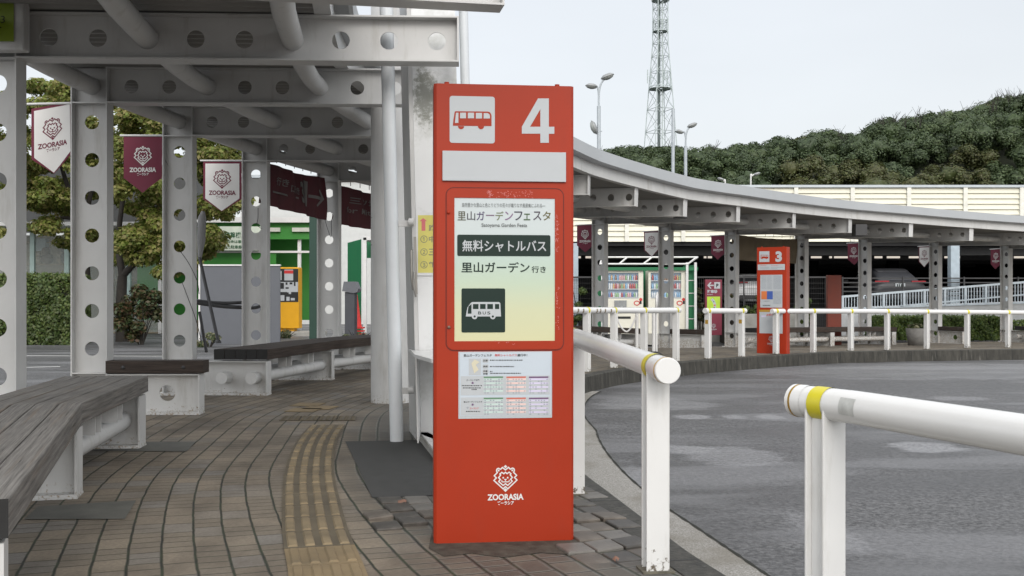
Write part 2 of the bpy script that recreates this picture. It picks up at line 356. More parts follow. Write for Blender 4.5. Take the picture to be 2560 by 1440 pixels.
def asphalt_material():
    n = NT('wet_asphalt'); c = n.co(); g = n.noise(c, 33, 5, .8); g2 = n.noise(c, 75, 3, .7)
    col = n.mix(n.mapr(g, .40, .61), (.026, .026, .027), (.165, .165, .168)); col = n.mix(n.mapr(g2, .62, .70, 0, .75), col, (.33, .33, .33))
    b = n.noise(n.co('Object', (.35, 1.3, 1)), .9, 4, .6); b2 = n.noise(n.co('Object', (.5, 1.9, 1)), .55, 3)
    col = n.mix(n.mapr(b, .42, .6, 0, .5), col, (.040, .040, .042))
    pale = n.mapr(b2, .52, .60); col = n.mix(n.math('MULTIPLY', pale, .42), col, (.22, .222, .232))  # stretched pale bands: sheen of the wet road put into the colour
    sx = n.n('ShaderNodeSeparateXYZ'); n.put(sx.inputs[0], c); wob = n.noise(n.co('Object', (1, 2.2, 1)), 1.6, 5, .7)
    for px, py, rx, ry, amt in ((1735, 1042, 50, 6, .8), (1832, 1042, 36, 6, .7), (1925, 1042, 40, 6, .7), (2315, 1118, 95, 12, .85), (2400, 996, 90, 5, .5), (1700, 1124, 90, 14, .7), (1830, 1140, 130, 26, .55), (1590, 1190, 60, 40, .45), (1640, 1010, 150, 16, .5), (2250, 925, 420, 22, .35), (2060, 1330, 70, 60, .35)):  # pale ellipses: worn marks and wet sheen, both put into the colour
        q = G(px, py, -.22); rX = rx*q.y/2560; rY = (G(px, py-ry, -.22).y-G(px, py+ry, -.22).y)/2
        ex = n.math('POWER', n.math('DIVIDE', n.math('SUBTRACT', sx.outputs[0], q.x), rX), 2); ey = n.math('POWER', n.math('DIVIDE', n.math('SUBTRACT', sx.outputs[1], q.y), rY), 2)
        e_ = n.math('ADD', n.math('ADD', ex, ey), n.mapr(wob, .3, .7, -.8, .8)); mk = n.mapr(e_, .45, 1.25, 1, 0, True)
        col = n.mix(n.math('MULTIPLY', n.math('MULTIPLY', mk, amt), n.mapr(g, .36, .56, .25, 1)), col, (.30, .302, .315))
    n.bump(n.math('ADD', g, n.math('MULTIPLY', g2, .6)), .8, .012)
    return n.fin(col, n.mapr(b, .35, .6, .62, .40))
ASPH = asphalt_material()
def gutter_material():
    n = NT('washed_concrete'); c = n.co(); g = n.noise(c, 120, 3, .8)
    col = n.mix(n.mapr(g, .35, .68), (.13, .12, .10), (.43, .42, .40)); st = n.noise(c, 2, 4, .6); col = n.mix(n.mapr(st, .45, .62, 0, .6), col, (.16, .145, .115))
    n.bump(g, .6, .006); return n.fin(col, .8)
GUT = gutter_material()
def kerb_material():
    n = NT('mossy_kerb_stone'); c = n.co(); s = n.n('ShaderNodeSeparateXYZ'); n.put(s.inputs[0], n.co('UV'))
    d = n.noise(n.co('Object', (3, 3, .5)), 5, 4, .7); col = n.mix(n.mapr(d, .35, .7), (.016, .015, .011), (.060, .056, .046))
    col = n.mix(n.mapr(n.noise(n.co('Object', (6, 6, .4)), 4, 3), .64, .72, 0, .45), col, (.22, .21, .19))
    fu = n.math('FRACT', n.math('DIVIDE', s.outputs[0], .62)); j = n.mapr(n.math('MINIMUM', fu, n.math('SUBTRACT', 1, fu)), .008, .02)
    col = n.mix(j, (.012, .012, .01), col); n.bump(n.math('ADD', n.noise(c, 40, 4), j), .5, .01); return n.fin(col, .65)
KMAT = kerb_material()
# ------------------------------------------------------------------ ground: road sheet, platform, kerb, gutter
def roadz(x, y):
    k = min(max((x+4)/3.5, 0), 1); k = k*k*(3-2*k); return (-.13)*(1-k)+(gz(y)-KD)*k
xs = [-900, -400, -150, -80, -40, -25, -15, -10]+[-8+i*.5 for i in range(0, 40)]+[14, 18, 24, 32, 45, 80, 150, 400, 900]
ys = [-300, -60, -20, -8]+[-4+i*1.0 for i in range(0, 45)]+[48, 60, 90, 150, 300, 600, 1200]
g = MB(); nx, ny = len(xs), len(ys)
g.add([(x, y, roadz(x, y)) for x in xs for y in ys], [(i*ny+j, (i+1)*ny+j, (i+1)*ny+j+1, i*ny+j+1) for i in range(nx-1) for j in range(ny-1)], smooth=True)
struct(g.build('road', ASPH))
def hit_kerb(c, n):
    best = None
    for a, b in zip(KERB, KERB[1:]):
        e = b-a; den = n.x*e.y-n.y*e.x
        if abs(den) < 1e-9: continue
        w = a-c; t = (w.x*e.y-w.y*e.x)/den; k = (w.x*n.y-w.y*n.x)/den
        if 0 <= k <= 1 and t > .1 and (best is None or t < best): best = t
    return best
g = MB(); rows = []; NV = 18
for i in range(8, len(RC), 2):
    s = i/NS; n_ = ringn(s); L = hit_kerb(RC[i], n_)
    if L: rows.append((RC[i], n_, L, ALEN[i]))
vs = []; uv = []
for c, n_, L, u in rows:
    for j in range(NV+1):
        v = -.55+(L-.05+.55)*j/NV; p = c+n_*v; vs.append((p.x, p.y, gz(p.y))); uv.append((u, v))
g.add(vs, [(i*(NV+1)+j, i*(NV+1)+j+1, (i+1)*(NV+1)+j+1, (i+1)*(NV+1)+j) for i in range(len(rows)-1) for j in range(NV)], smooth=True, uv=uv)
# back edge of the platform, a low step down to the lane behind the columns
bk = [(c+n_*(-.55), u) for c, n_, L, u in rows]; vs = []; uv = []
for p, u in bk: vs += [(p.x, p.y, gz(p.y)), (p.x, p.y, gz(p.y)-.4)]; uv += [(u, -.55), (u, -.9)]
g.add(vs, [(2*i, 2*i+2, 2*i+3, 2*i+1) for i in range(len(bk)-1)], uv=uv)
struct(g.build('platform', PAVE))
g = MB(); prof = [(-.17, .004), (-.012, .004), (0, -.008), (.012, -KD-.03)]; vs = []; uv = []
for i, p in enumerate(KERB):
    n_ = kn(i)
    for o_, z in prof: q = p+n_*o_; vs.append((q.x, q.y, gz(p.y)+z)); uv.append((KL[i], o_-z))
m_ = len(prof); g.add(vs, [(i*m_+j, (i+1)*m_+j, (i+1)*m_+j+1, i*m_+j+1) for i in range(len(KERB)-1) for j in range(m_-1)], uv=uv)
struct(g.build('kerb', KMAT))
g = MB(); vs = []; uv = []; ii = [i for i, p in enumerate(KERB) if p.y < 14.2]
for i in ii:
    n_ = kn(i); p = KERB[i]; w = .50 if p.y < 10 else max(.12, .50-(p.y-10)*.09)
    for o_ in (.005, w): q = p+n_*o_; vs.append((q.x, q.y, gz(p.y)-KD+.006)); uv.append((KL[i], o_))
g.add(vs, [(2*i, 2*i+2, 2*i+3, 2*i+1) for i in range(len(ii)-1)], uv=uv)
struct(g.build('gutter', GUT))
# moss line along the joint between gutter and asphalt
g = MB(); vs = []
for k, i in enumerate(ii):
    n_ = kn(i); p = KERB[i]; w = .50 if p.y < 10 else max(.12, .50-(p.y-10)*.09); a = .007+.003*math.sin(k*2.3)
    for o_ in (w-a, w+a*1.3): q = p+n_*o_; vs.append((q.x, q.y, gz(p.y)-KD+.010))
g.add(vs, [(2*i, 2*i+2, 2*i+3, 2*i+1) for i in range(len(ii)-1)])
struct(g.build('gutter_joint', mat('joint_moss', (.018, .019, .013), .9, var=.4, sc=20)))
# guide strip of ribbed yellow tiles
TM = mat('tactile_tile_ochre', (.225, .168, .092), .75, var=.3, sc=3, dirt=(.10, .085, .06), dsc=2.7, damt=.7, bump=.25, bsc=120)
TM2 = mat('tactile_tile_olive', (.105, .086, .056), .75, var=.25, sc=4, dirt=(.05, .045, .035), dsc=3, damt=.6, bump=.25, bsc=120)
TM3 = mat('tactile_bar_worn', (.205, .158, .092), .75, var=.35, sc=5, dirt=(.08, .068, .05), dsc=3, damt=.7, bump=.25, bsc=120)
TP = catmull([(x, y, 0) for x, y in [(-.1, 1.5), (-.35, 2.5), (-.62, 3.6), (-.755, 4.15), (-.90, 4.7), (-1.04, 5.32), (-1.227, 6.2), (-1.40, 7.2), (-1.50, 8.0), (-1.566, 8.83)]], 10)
def walk(line, step):
    o = []; acc = 0; nxt = 0
    for a, b in zip(line, line[1:]):
        L = (b-a).length
        while nxt <= acc+L: o.append((a.lerp(b, (nxt-acc)/L), (b-a).normalized())); nxt += step
        acc += L
    return o
st = walk(TP, .305); g = MB()
for k, ((a, t), (b, _)) in enumerate(zip(st, st[1:])):
    d = (b-a).normalized(); n_ = V((d.y, -d.x, 0)); c = (a+b)/2; T = frame((c.x, c.y, .005), n_, (0, 0, 1)); T = M(((n_.x, d.x, 0, c.x), (n_.y, d.y, 0, c.y), (0, 0, 1, .004), (0, 0, 0, 1)))
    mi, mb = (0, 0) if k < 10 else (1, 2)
    g.box((0, 0, .001), (.302, .298, .004), T, mi)
    for q in range(4):
        x = -.113+.075*q; g.add([(x-.022, -.128, .003), (x+.022, -.128, .003), (x+.022, .128, .003), (x-.022, .128, .003), (x-.015, -.121, .011), (x+.015, -.121, .011), (x+.015, .121, .011), (x-.015, .121, .011)],
            [(4, 5, 6, 7), (0, 1, 5, 4), (1, 2, 6, 5), (2, 3, 7, 6), (3, 0, 4, 7)], mb, T=T)
for q in range(4):                                     # warning tiles across its end
    c = G(728+q*46, 1047); T = M.Translation((c.x, c.y, .004)) @ M.Rotation(.1, 4, 'Z')
    g.box((0, 0, .001), (.17, .30, .004), T, 1)
    for i in range(3):
        for j in range(5): g.lathe([(.018, .003), (.012, .009), (0, .0095)], (-.055+.055*i, -.12+.06*j, 0), 8, 1, T)
for px, py in ((770, 1012), (800, 1020), (760, 1026)):
    c = G(px, py); T = M.Translation((c.x, c.y, .004)) @ M.Rotation(-.15, 4, 'Z'); g.box((0, 0, .001), (.28, .30, .004), T, 0)
struct(g.build('guide_strip', [TM, TM2, TM3]))
# dark repair patch in the paving at the foot of the steel mast
g = MB(); pts = [G(863, 1105), G(1030, 1101), G(1100, 1108), G(1190, 1170), G(1190, 1236), G(930, 1246), G(895, 1170)]
g.add([(p.x, p.y, .004) for p in pts], [tuple(range(len(pts)))[::-1]])
struct(g.build('asphalt_patch', mat('patch_asphalt', (.043, .043, .041), .75, var=.3, sc=14, bump=.3, bsc=150)))
g = MB(); pts = [G(1075, 1352), G(1072, 1372), G(1110, 1392), G(1180, 1384), G(1260, 1395), G(1350, 1383), G(1440, 1388), G(1492, 1362), G(1480, 1330), G(1440, 1300), G(1085, 1310)]
g.add([(p.x, p.y, .0025) for p in pts], [tuple(range(len(pts)))])
struct(g.build('mortar_patch', mat('mossy_mortar', (.055, .050, .038), .8, var=.45, sc=16, dirt=(.10, .10, .075), dsc=12, damt=.7, bump=.4, bsc=110)))
LEAFM = mat('fallen_leaf_pink', (.24, .13, .09), .7, var=.3)
for k, (px, py) in enumerate([(1540, 1397), (1005, 1254)]):
    c = G(px, py, .02); b = MB(); b.grid(lambda u, v: (.03*(u-.5)*math.sin(math.pi*(.1+.8*v)), .045*(v-.5), .012*math.sin(math.pi*u)+.004*math.sin(5*v)), 4, 5); o = b.build('fallen_leaf', LEAFM); o.location = (c.x, c.y, .018); o.rotation_euler = (.1, -.1, k*1.9)
    tag(o, 'small dry leaf fallen on the paving blocks', 'leaf', 'fallen leaves on the paving')
# concrete slabs under the near bench legs
SLAB = mat('slab_concrete', (.105, .105, .092), .85, var=.25, sc=6, bump=.25, bsc=90)
g = MB()
for q in ([(200, 1128), (207, 1106), (490, 1105), (466, 1130)], [(60, 1300), (95, 1268), (341, 1252), (312, 1299)]):
    p = [G(*c) for c in q]; g.add([(v.x, v.y, .004) for v in p], [(3, 2, 1, 0)])
struct(g.build('paving_slab', SLAB))
# white lines painted on the lane behind the columns
g = MB(); LM = mat('road_paint', (.62, .62, .60), .6, var=.15, sc=9)
for (a, b), w in (((G(60, 919, -.13), G(150, 917, -.13)), .12), ((G(-200, 889, -.13), G(420, 891, -.13)), .13)):
    d = (b-a).normalized(); n_ = V((d.y, -d.x, 0))*w/2
    g.add([(p.x, p.y, -.126) for p in (a-n_, b-n_, b+n_, a+n_)], [(0, 1, 2, 3)])
struct(g.build('road_marking', LM))
# uneven dark blocks around the foot of the red sign
PBS = [mat('damp_dark_block', (.060, .054, .046), .5, var=.4, sc=7, dirt=(.20, .19, .17), dsc=9, damt=.3, bump=.4, bsc=60), mat('damp_brown_block', (.115, .098, .080), .55, var=.35, sc=7, dirt=(.26, .25, .22), dsc=8, damt=.35, bump=.4, bsc=60), mat('damp_grey_block', (.15, .14, .125), .5, var=.35, sc=7, dirt=(.04, .04, .035), dsc=6, damt=.5, bump=.4, bsc=60)]
rb = random.Random(5); u = ALEN[16]
while u < ALEN[16*4]:
    k = max(i for i in range(len(ALEN)) if ALEN[i] <= u); f = (u-ALEN[k])/(ALEN[k+1]-ALEN[k]); c = RC[k].lerp(RC[k+1], f); n_ = ringn((k+f)/NS); t = V((-n_.y, n_.x, 0)); u += .205
    for r in range(16, 32):
        v = .135*r+.0675; off = (rb.random()-.5)*.05; p = c+n_*v+t*off
        if p.y < 3.3: continue
        px, py = 1280+p.x*F/p.y, HZ+CH*F/p.y
        if not ((935 < px < 1100 and 1242 < py < 1330) or (1425 < px < 1640 and 1205 < py < 1400 and px < 1450+(py-1190)*.95)): continue
        q = c+n_*(v+.01); ln = (ringn((k+f)/NS+.05)-n_).length; L = .192*.80
        b = MB(); b.box((0, 0, 0), (.126, L, .05)); o = b.build('paving_block', rb.choice(PBS), bevel=.007)
        o.location = (p.x, p.y, -.016+rb.uniform(-.006, .010)); o.rotation_euler = (rb.uniform(-.05, .05), rb.uniform(-.06, .06), math.atan2(n_.y, n_.x)+rb.uniform(-.03, .03))
        tag(o, 'damp paving block lying slightly uneven beside the foot of the red number 4 sign', 'paving block', 'uneven paving blocks round the red sign')
# ------------------------------------------------------------------ bus shelter canopy
BH, FW, FT = .33, .17, .012
TIPS = {0: (2.9, -1.6), 1: (1.9, .9), 2: (.6, 3.9), 3: (-.07, 6.0), 4: (-.40, 7.48), 5: (-.62, 9.62), 6: (-.42, 11.45), 7: (-.1, 13.4), 8: (.5, 15.1)}
for i, (px, d) in enumerate([(1471, 16.8), (1589, 18.3), (1711, 19.8), (1844, 21.3), (1984, 23.0), (2124, 24.4), (2276, 25.5), (2427, 26.7), (2590, 27.8), (2750, 28.8), (2900, 29.5), (3100, 30)]): TIPS[9+i] = ((px-1280)*d/F, d)
ZB = [2.78, 2.78, 2.78, 2.78, 2.79, 2.877, 2.868, 2.853, 2.81, 2.79, 2.77, 2.745, 2.72, 2.68, 2.67, 2.65, 2.626, 2.587, 2.558, 2.53, 2.5]
ZT = [2.78, 2.78, 2.78, 2.78, 2.79, 2.88, 2.868, 2.853, 2.81, 2.747, 2.694, 2.63, 2.63, 2.618, 2.596, 2.564, 2.529, 2.485, 2.45, 2.42, 2.4]
def lerpl(L, s): i = min(int(s), len(L)-2); i = max(i, 0); return L[i]+(L[i+1]-L[i])*(s-i)
def beamdir(i): c = V((*RING[i], 0)); t = V((*TIPS[i], 0)); return (t-c).normalized(), (t-c).length
BD = [beamdir(i) for i in range(len(RING))]
def bdir(s): i = max(0, min(int(s), len(RING)-2)); return BD[i][0].lerp(BD[i+1][0], s-i).normalized()
def blen(s): return lerpl([b[1] for b in BD], s)
def topz(s, v): return lerpl(ZB, s)+(lerpl(ZT, s)-lerpl(ZB, s))*max(v, 0)/blen(s)+BH
def basez(s): return gz(ringpt(s).y)
canopy = thing('bus_shelter_canopy', 'long curved white steel bus shelter canopy on perforated columns and beams', 'canopy', (RING[5][0], RING[5][1], 0))
SHOWN = range(2, 20)
def ibar(b, T, L, holes, r):                              # I section along local x, web in the xz plane
    b.web(L, BH-2*FT, FT, holes, r, T)
    for s in (-1, 1): b.box((L/2, 0, s*(BH-FT)/2), (L, FW, FT), T)
for i in SHOWN:
    c = V((*RING[i], basez(i))); d, L = BD[i]; H = ZB[i]-c.z+BH; n_ = V((d.y, -d.x, 0))
    T = M(((0, n_.x, d.x, c.x), (0, n_.y, d.y, c.y), (1, 0, 0, c.z), (0, 0, 0, 1)))
    b = MB(); top = ZB[i]-c.z-.17
    ibar(b, T, H, [top-.35*k for k in range(8)], .066)
    b.box((.012, 0, 0), (.024, .26, .44), T)                                # base plate
    for z in (.385, H-BH): b.box((z, 0, 0), (.012, FW-.006, BH-2*FT), T)     # stiffeners
    b.build('column', STEEL, canopy)
    t = V((*TIPS[i], ZT[i])); a = V((RING[i][0], RING[i][1], ZB[i]))+d*(BH/2); x = (t-a).normalized(); y = V((0, 0, 1)).cross(x).normalized(); z = x.cross(y); LL = (t-a).length
    o_ = a+z*(BH/2); T = M(((x.x, y.x, z.x, o_.x), (x.y, y.y, z.y, o_.y), (x.z, y.z, z.z, o_.z), (0, 0, 0, 1)))
    b = MB(); hs = [h for h in [.195+.348*k for k in range(9) if k not in (2, 5)] if h < LL-.10]
    ibar(b, T, LL, hs, .065); b.box((LL+.006, 0, 0), (.012, FW, BH), T)
    b.build('beam', STEEL, canopy)
for v in (0.0, 1.06, 2.10):
    pts = []
    for k in range(2*4, 19*4+1):
        s = k/4; p = ringpt(s)+bdir(s)*v; pts.append((p.x, p.y, topz(s, v)-.165))
    MB().tube(pts, .08, 16).build('purlin', STEEL, canopy)
def vmax(s): return interp([(0, 2.36), (6, 2.36), (8.0, blen(s)+.06), (30, blen(s)+.06)], s)
RIB = mat('deck_sheet_paint', (.25, .245, .23), .55, var=.06, dirt=(.2, .19, .16), damt=.3)
vs = []; ns = 900
for k in range(ns+1):
    s = 2.2+(19-2.2)*k/ns; c = ringpt(s); d = bdir(s); zo = (.004, .004, .055, .055)[k % 4]
    for v in (-.28, vmax(s)): p = c+d*v; vs.append((p.x, p.y, topz(s, v)+zo))
    for v in (vmax(s), -.28): p = c+d*v; vs.append((p.x, p.y, topz(s, v)+.10))
fs = []
for k in range(ns): fs += [(4*k+j, 4*k+4+j, 4*k+4+(j+1) % 4, 4*k+(j+1) % 4) for j in range(4)]
MB().add(vs, fs).build('roof_deck', RIB, canopy)
FAS = mat('fascia_grey_paint', (.40, .42, .435), .4, var=.05, sc=1.5, dirt=(.3, .3, .28), dsc=1.2, damt=.25)
def sweep(prof, s0, s1, name, m_, n=200):
    vs = []; q = len(prof)
    for k in range(n+1):
        s = s0+(s1-s0)*k/n; c = ringpt(s); d = bdir(s); vm = vmax(s); z = topz(s, vm)
        for a, h in prof: p = c+d*(vm+a); vs.append((p.x, p.y, z+h))
    fs = [(k*q+j, k*q+(j+1) % q, (k+1)*q+(j+1) % q, (k+1)*q+j) for k in range(n) for j in range(q)]+[tuple(range(q)), tuple(range(n*q, n*q+q))[::-1]]
    return MB().add(vs, fs).build(name, m_, canopy, recalc=True)
sweep([(-.10, .002), (.02, .002), (.02, .19), (-.10, .19)], 2.2, 19, 'fascia', STEEL)
sweep([(-.14, .19), (.13, .19), (.16, .21), (.16, .40), (.12, .40), (.12, .36), (-.14, .36)], 2.2, 19, 'roof_gutter', FAS)
# ------------------------------------------------------------------ benches on the column stubs
def wood_material(name, c, rough=.75):
    n = NT(name); uv = n.co('UV'); m_ = n.n('ShaderNodeMapping'); m_.inputs['Scale'].default_value = (1.1, 20, 1); n.put(m_.inputs[0], uv)
    g = n.noise(m_.outputs[0], 2.2, 6, .65); m2 = n.n('ShaderNodeMapping'); m2.inputs['Scale'].default_value = (.6, 7, 1); n.put(m2.inputs[0], uv)
    k = n.noise(m2.outputs[0], 1.7, 3); col = n.mix(n.mapr(g, .3, .7), tuple(x*.38 for x in c), tuple(x*1.35 for x in c))
    col = n.mix(n.mapr(k, .55, .72, 0, .6), col, (c[0]*.9, c[1]*.72, c[2]*.55)); cr = n.mapr(g, .29, .335); col = n.mix(cr, tuple(x*.12 for x in c), col)
    st = n.noise(n.co(), 1.5, 4); col = n.mix(n.mapr(st, .5, .7, 0, .45), col, tuple(x*.4 for x in c))
    n.bump(n.math('ADD', g, n.math('MULTIPLY', cr, .7)), .5, .006); n.b.inputs['Specular IOR Level'].default_value = .25; return n.fin(col, rough)
WOOD = wood_material('weathered_grey_timber', (.180, .170, .157)); WOOD2 = wood_material('dark_brown_timber', (.058, .045, .038))
BLK = mat('charred_end_grain', (.012, .012, .012), .7, var=.4, sc=20)
def sdir(i): return (ringn(i)+bdir(i)).normalized() if i <= 6 else bdir(i)
def stub(i, root, caps=False, hole=False, name='leg'):
    c = V((*RING[i], basez(i))); d = sdir(i); y = V((0, 0, 1)).cross(d); T = M(((d.x, y.x, 0, c.x), (d.y, y.y, 0, c.y), (0, 0, 1, c.z), (0, 0, 0, 1)))
    b = MB(); T2 = T @ M.Translation((.165, 0, .195)); h = .365
    b.web(.835, h-.024, .012, [.53] if hole else [], .075, T2)
    for s in (-1, 1): b.box((.4175, 0, s*(h-.012)/2), (.835, FW, .012), T2)
    b.box((.841, 0, 0), (.012, FW, h+.0), T2); b.box((.42, 0, -.188), (.86, FW+.012, .012), T2)
    b.build(name, STEEL, root)
    return T
def plank_strip(root, pts, w0, w1, z0, z1, wood, u0=0, endm=None):   # pts: list of (origin, direction) per stub
    b = MB(); vs = []; uv = []; L = u0; prev = None
    for o, d, e in pts:
        p = o+d*w0; p = p+e
        if prev is not None: L += (p-prev).length
        prev = p
        q = o+d*w1+e
        vs += [(p.x, p.y, o.z+z0), (q.x, q.y, o.z+z0), (q.x, q.y, o.z+z1), (p.x, p.y, o.z+z1)]; uv += [(L, w0+.3), (L, w1), (L, w1+.15), (L, w0)]
    n = len(pts); fs = [(4*k+j, 4*k+4+j, 4*k+4+(j+1) % 4, 4*k+(j+1) % 4) for k in range(n-1) for j in range(4)]
    b.add(vs, fs, 0, uv=uv); b.add(vs[:4], [(3, 2, 1, 0)], 1); b.add(vs[-4:], [(0, 1, 2, 3)], 1)
    return b.build('plank', [wood, endm or wood], root, bevel=.006, recalc=True)
def bench(idx, label, wood, endm, group='timber benches under the canopy', back=True):
    root = thing('timber_bench', label, 'bench', (RING[idx[0]][0], RING[idx[0]][1], basez(idx[0])), group)
    pts = []
    for k, i in enumerate(idx):
        stub(i, root); c = V((*RING[i], basez(i))); t = V((-sdir(i).y, sdir(i).x, 0)); e = V((0, 0, 0))
        if k == 0: e = t*-.10
        if k == len(idx)-1: e = t*.10
        pts.append((c, sdir(i), e))
    for j in range(5): plank_strip(root, pts, .425+.121*j, .425+.121*j+.116, .395, .51, wood, j*3.7, endm)
    for v in (.53, .86):
        q = pts[1:] if idx[0] == 2 else pts
        q = [o+d*v+V((0, 0, .195))+e*1.6 for o, d, e in q]; MB().tube(q, .066, 18).build('rail_pipe', STEEL, root)
    for (o, d, e), (o2, d2, e2) in list(zip(pts, pts[1:]))[1 if idx[0] == 2 else 0:]:
        for f in (.28, .36, .62, .70):
            p = o.lerp(o2, f)+d.lerp(d2, f)*.93; T = M.Translation((p.x, p.y, p.z)); 
            b = MB(); t = (o2-o).normalized(); a = p+V((0, 0, .33)); b.bar(a-t*.006, a+t*.006, .10, .13); b.build('bracket', STEEL, root)
    return root
bench((2, 3, 4), 'weathered grey timber bench with a bend in the near left foreground', WOOD, BLK)
bench((6, 7, 8), 'dark timber bench behind the two round pipe ends, left of the tall grey round column', WOOD2, BLK)
bench((10, 11, 12), 'brownish timber bench in front of the drink vending machines, behind the guard rail', WOOD2, BLK)
bench((14, 15, 16), 'long grey timber bench right of the number 3 sign, behind the guard rail', WOOD2, BLK)
bench((18, 19), 'timber bench cut off by the right edge of the photo, at the last column', WOOD2, BLK)
def single(i, label):
    root = thing('single_plank_seat', label, 'seat', (RING[i][0], RING[i][1], basez(i)), 'single timbers on column stubs')
    T = stub(i, root, hole=True)
    b = MB(); vs = []; 
    c = V((*RING[i], basez(i))); d = sdir(i); y = V((-d.y, d.x, 0)); pts = [(c-y*.10+d*.16, -y, V((0, 0, 0))), (c-y*.10+d*1.05, -y, V((0, 0, 0)))]
    plank_strip(root, pts, -.20, .0, .385, .50, WOOD2)
    for v in (.32, .87):
        MB().lathe([(0, .006), (.016, .006), (.018, 0)], (0, 0, 0), 10, T=frame(c-y*.1+d*v+V((0, 0, .44)), d, (0, 0, 1))).build('bolt', DMETAL, root)
single(5, 'single dark timber seat with two bolts on a white stub, beyond the near grey bench')
single(13, 'single dark timber seat on a stub at the column before the vending machines')
single(17, 'single dark timber seat on a stub beside the round concrete planter')
# pipe ends that stick out of the second bench's first stub
# ------------------------------------------------------------------ emblem, banners, tarpaulins
OUT = [(705, 272), (622, 205), (572, 252), (548, 246), (512, 226), (474, 240), (456, 276), (462, 318), (480, 342), (393, 430), (452, 490), (383, 560), (640, 798), (705, 735)]
INN = [(705, 338), (660, 378), (605, 338), (548, 384), (572, 412), (513, 485), (562, 538), (515, 590), (640, 704), (705, 655)]
def emblem(b, T, cx, cy, k, h, m):                        # lion's head in angular lines; k metres per unit
    f = lambda p: (cx+(p[0]-705)*k, cy+(500-p[1])*k); mir = lambda L: [f(p) for p in L]+[f((1410-p[0], p[1])) for p in L[-2:0:-1]]
    for L, w in ((OUT, 34), (INN, 32)): b.stroke(T, mir(L), w*k, h, m, closed=True)
    for q in ([(705, 136), (756, 180), (705, 226), (654, 180)], [(705, 778), (764, 830), (705, 884), (646, 830)]): b.poly(T, [f(p) for p in q][::-1], h, m)
    for x in (642, 768): b.disc(T, *f((x, 490)), 25*k, h, m, 10)
    for x in (515, 895): b.disc(T, *f((x, 288)), 26*k, h, m, 10)
    b.poly(T, [f(p) for p in [(668, 522), (742, 522), (742, 540), (705, 572), (668, 540)]][::-1], h, m)
    b.stroke(T, [f((705, 565)), f((705, 606))], 24*k, h, m); b.stroke(T, [f(p) for p in [(602, 555), (606, 590), (625, 606), (785, 606), (806, 590), (810, 555)]], 26*k, h, m)
def zoologo(b, T, cx, cy, k, h, m):
    emblem(b, T, cx, cy, k, h, m)
    b.text(T, 'ZOORASIA', cx-502*k, cy-612*k, cx+505*k, cy-440*k, h, m, bold=.035)
    b.text(T, 'ズーラシア', cx-230*k, cy-745*k, cx+235*k, cy-632*k, h, m, bold=.03)
def banner(i, white, label, v0=-.19, W=.43, H=.46, VV=.17, tilt=0.0, ztop=None, swing=0):
    c = V((*RING[i], 0)); d = bdir(i); d = (M.Rotation(swing, 3, 'Z') @ d); z = (ztop or ZB[i])-.0
    o = c+d*(v0-W); root = thing('pennant_banner', label, 'banner', (o.x, o.y, z-H-VV), 'pennant banners on the columns')
    T = frame((o.x, o.y, z), d, (0, 0, 1)); ph = i*1.7
    def bend(p): x, y, h = p; y2 = y+tilt*(x-W/2); return (x, y2, h+.018*math.sin(x*11+ph)*(-y)*1.6+.03*y*math.sin(ph))
    def pent(b, m, ins, h):
        def fn(u, v): x = ins+(W-2*ins)*u; return bend((x, -ins*.9-v*(H-ins*1.2+VV*(1-abs(2*u-1))*.98), h))
        b.grid(fn, 10, 12, m)
    mats = [MAROON, BANW]
    b = MB(); pent(b, 0, 0, 0)
    o1 = finish(b, 'cloth', mats, T, root)
    if white:
        b = MB(); pent(b, 1, .028, .0025); pent(b, 1, .028, -.0025); finish(b, 'white_panel', mats, T, root)
    b = MB(); k = W*.70/1005; zoologo(b, None, W*.50, -H*.46, k, 0, 0); b.v = [bend((x, y, .004)) for x, y, h in b.v]
    finish(b, 'emblem', [MAROON if white else BANW], T, root)
    MB().tube([c+d*(v0+.05)+V((0, 0, z+.012)), c+d*(v0-W-.04)+V((0, 0, z+.012))], .012, 8).build('rod', STEEL, root)
    q0 = T @ V(bend((W, -H*.42, 0))); q1 = c+d*-.06+V((0, 0, z-.42))
    MB().tube([q0, q0.lerp(q1, .5)-V((0, 0, .015)), q1], .003, 5).build('tie', DMETAL, root)
def finish(b, name, mats, T, root): b.v = [tuple(T @ V(p)) for p in b.v]; return b.build(name, mats, root)
banner(5, True, 'white lion banner with maroon edge nearest the camera, left of the second column', tilt=.16, W=.41, H=.47, swing=-.15)
banner(6, False, 'maroon lion banner with white lettering between the two white ones on the left')
banner(7, True, 'white lion banner with maroon edge left of the maroon direction sheet', W=.50, H=.49)
banner(12, False, 'maroon lion banner just right of the big red number 4 sign')
banner(13, True, 'white lion banner above the drink vending machines')
banner(14, False, 'maroon lion banner above the maroon parking sign')
banner(16, False, 'maroon lion banner left of the column in front of the parked black car')
banner(17, True, 'white lion banner right of the parked black car')
banner(18, False, 'maroon lion banner nearest the right edge of the photo')
SHEET = mat('dark_maroon_sheet', (.080, .012, .018), .7, var=.2, bump=.1)
DIMW = mat('dim_white_print', (.17, .16, .155), .7)
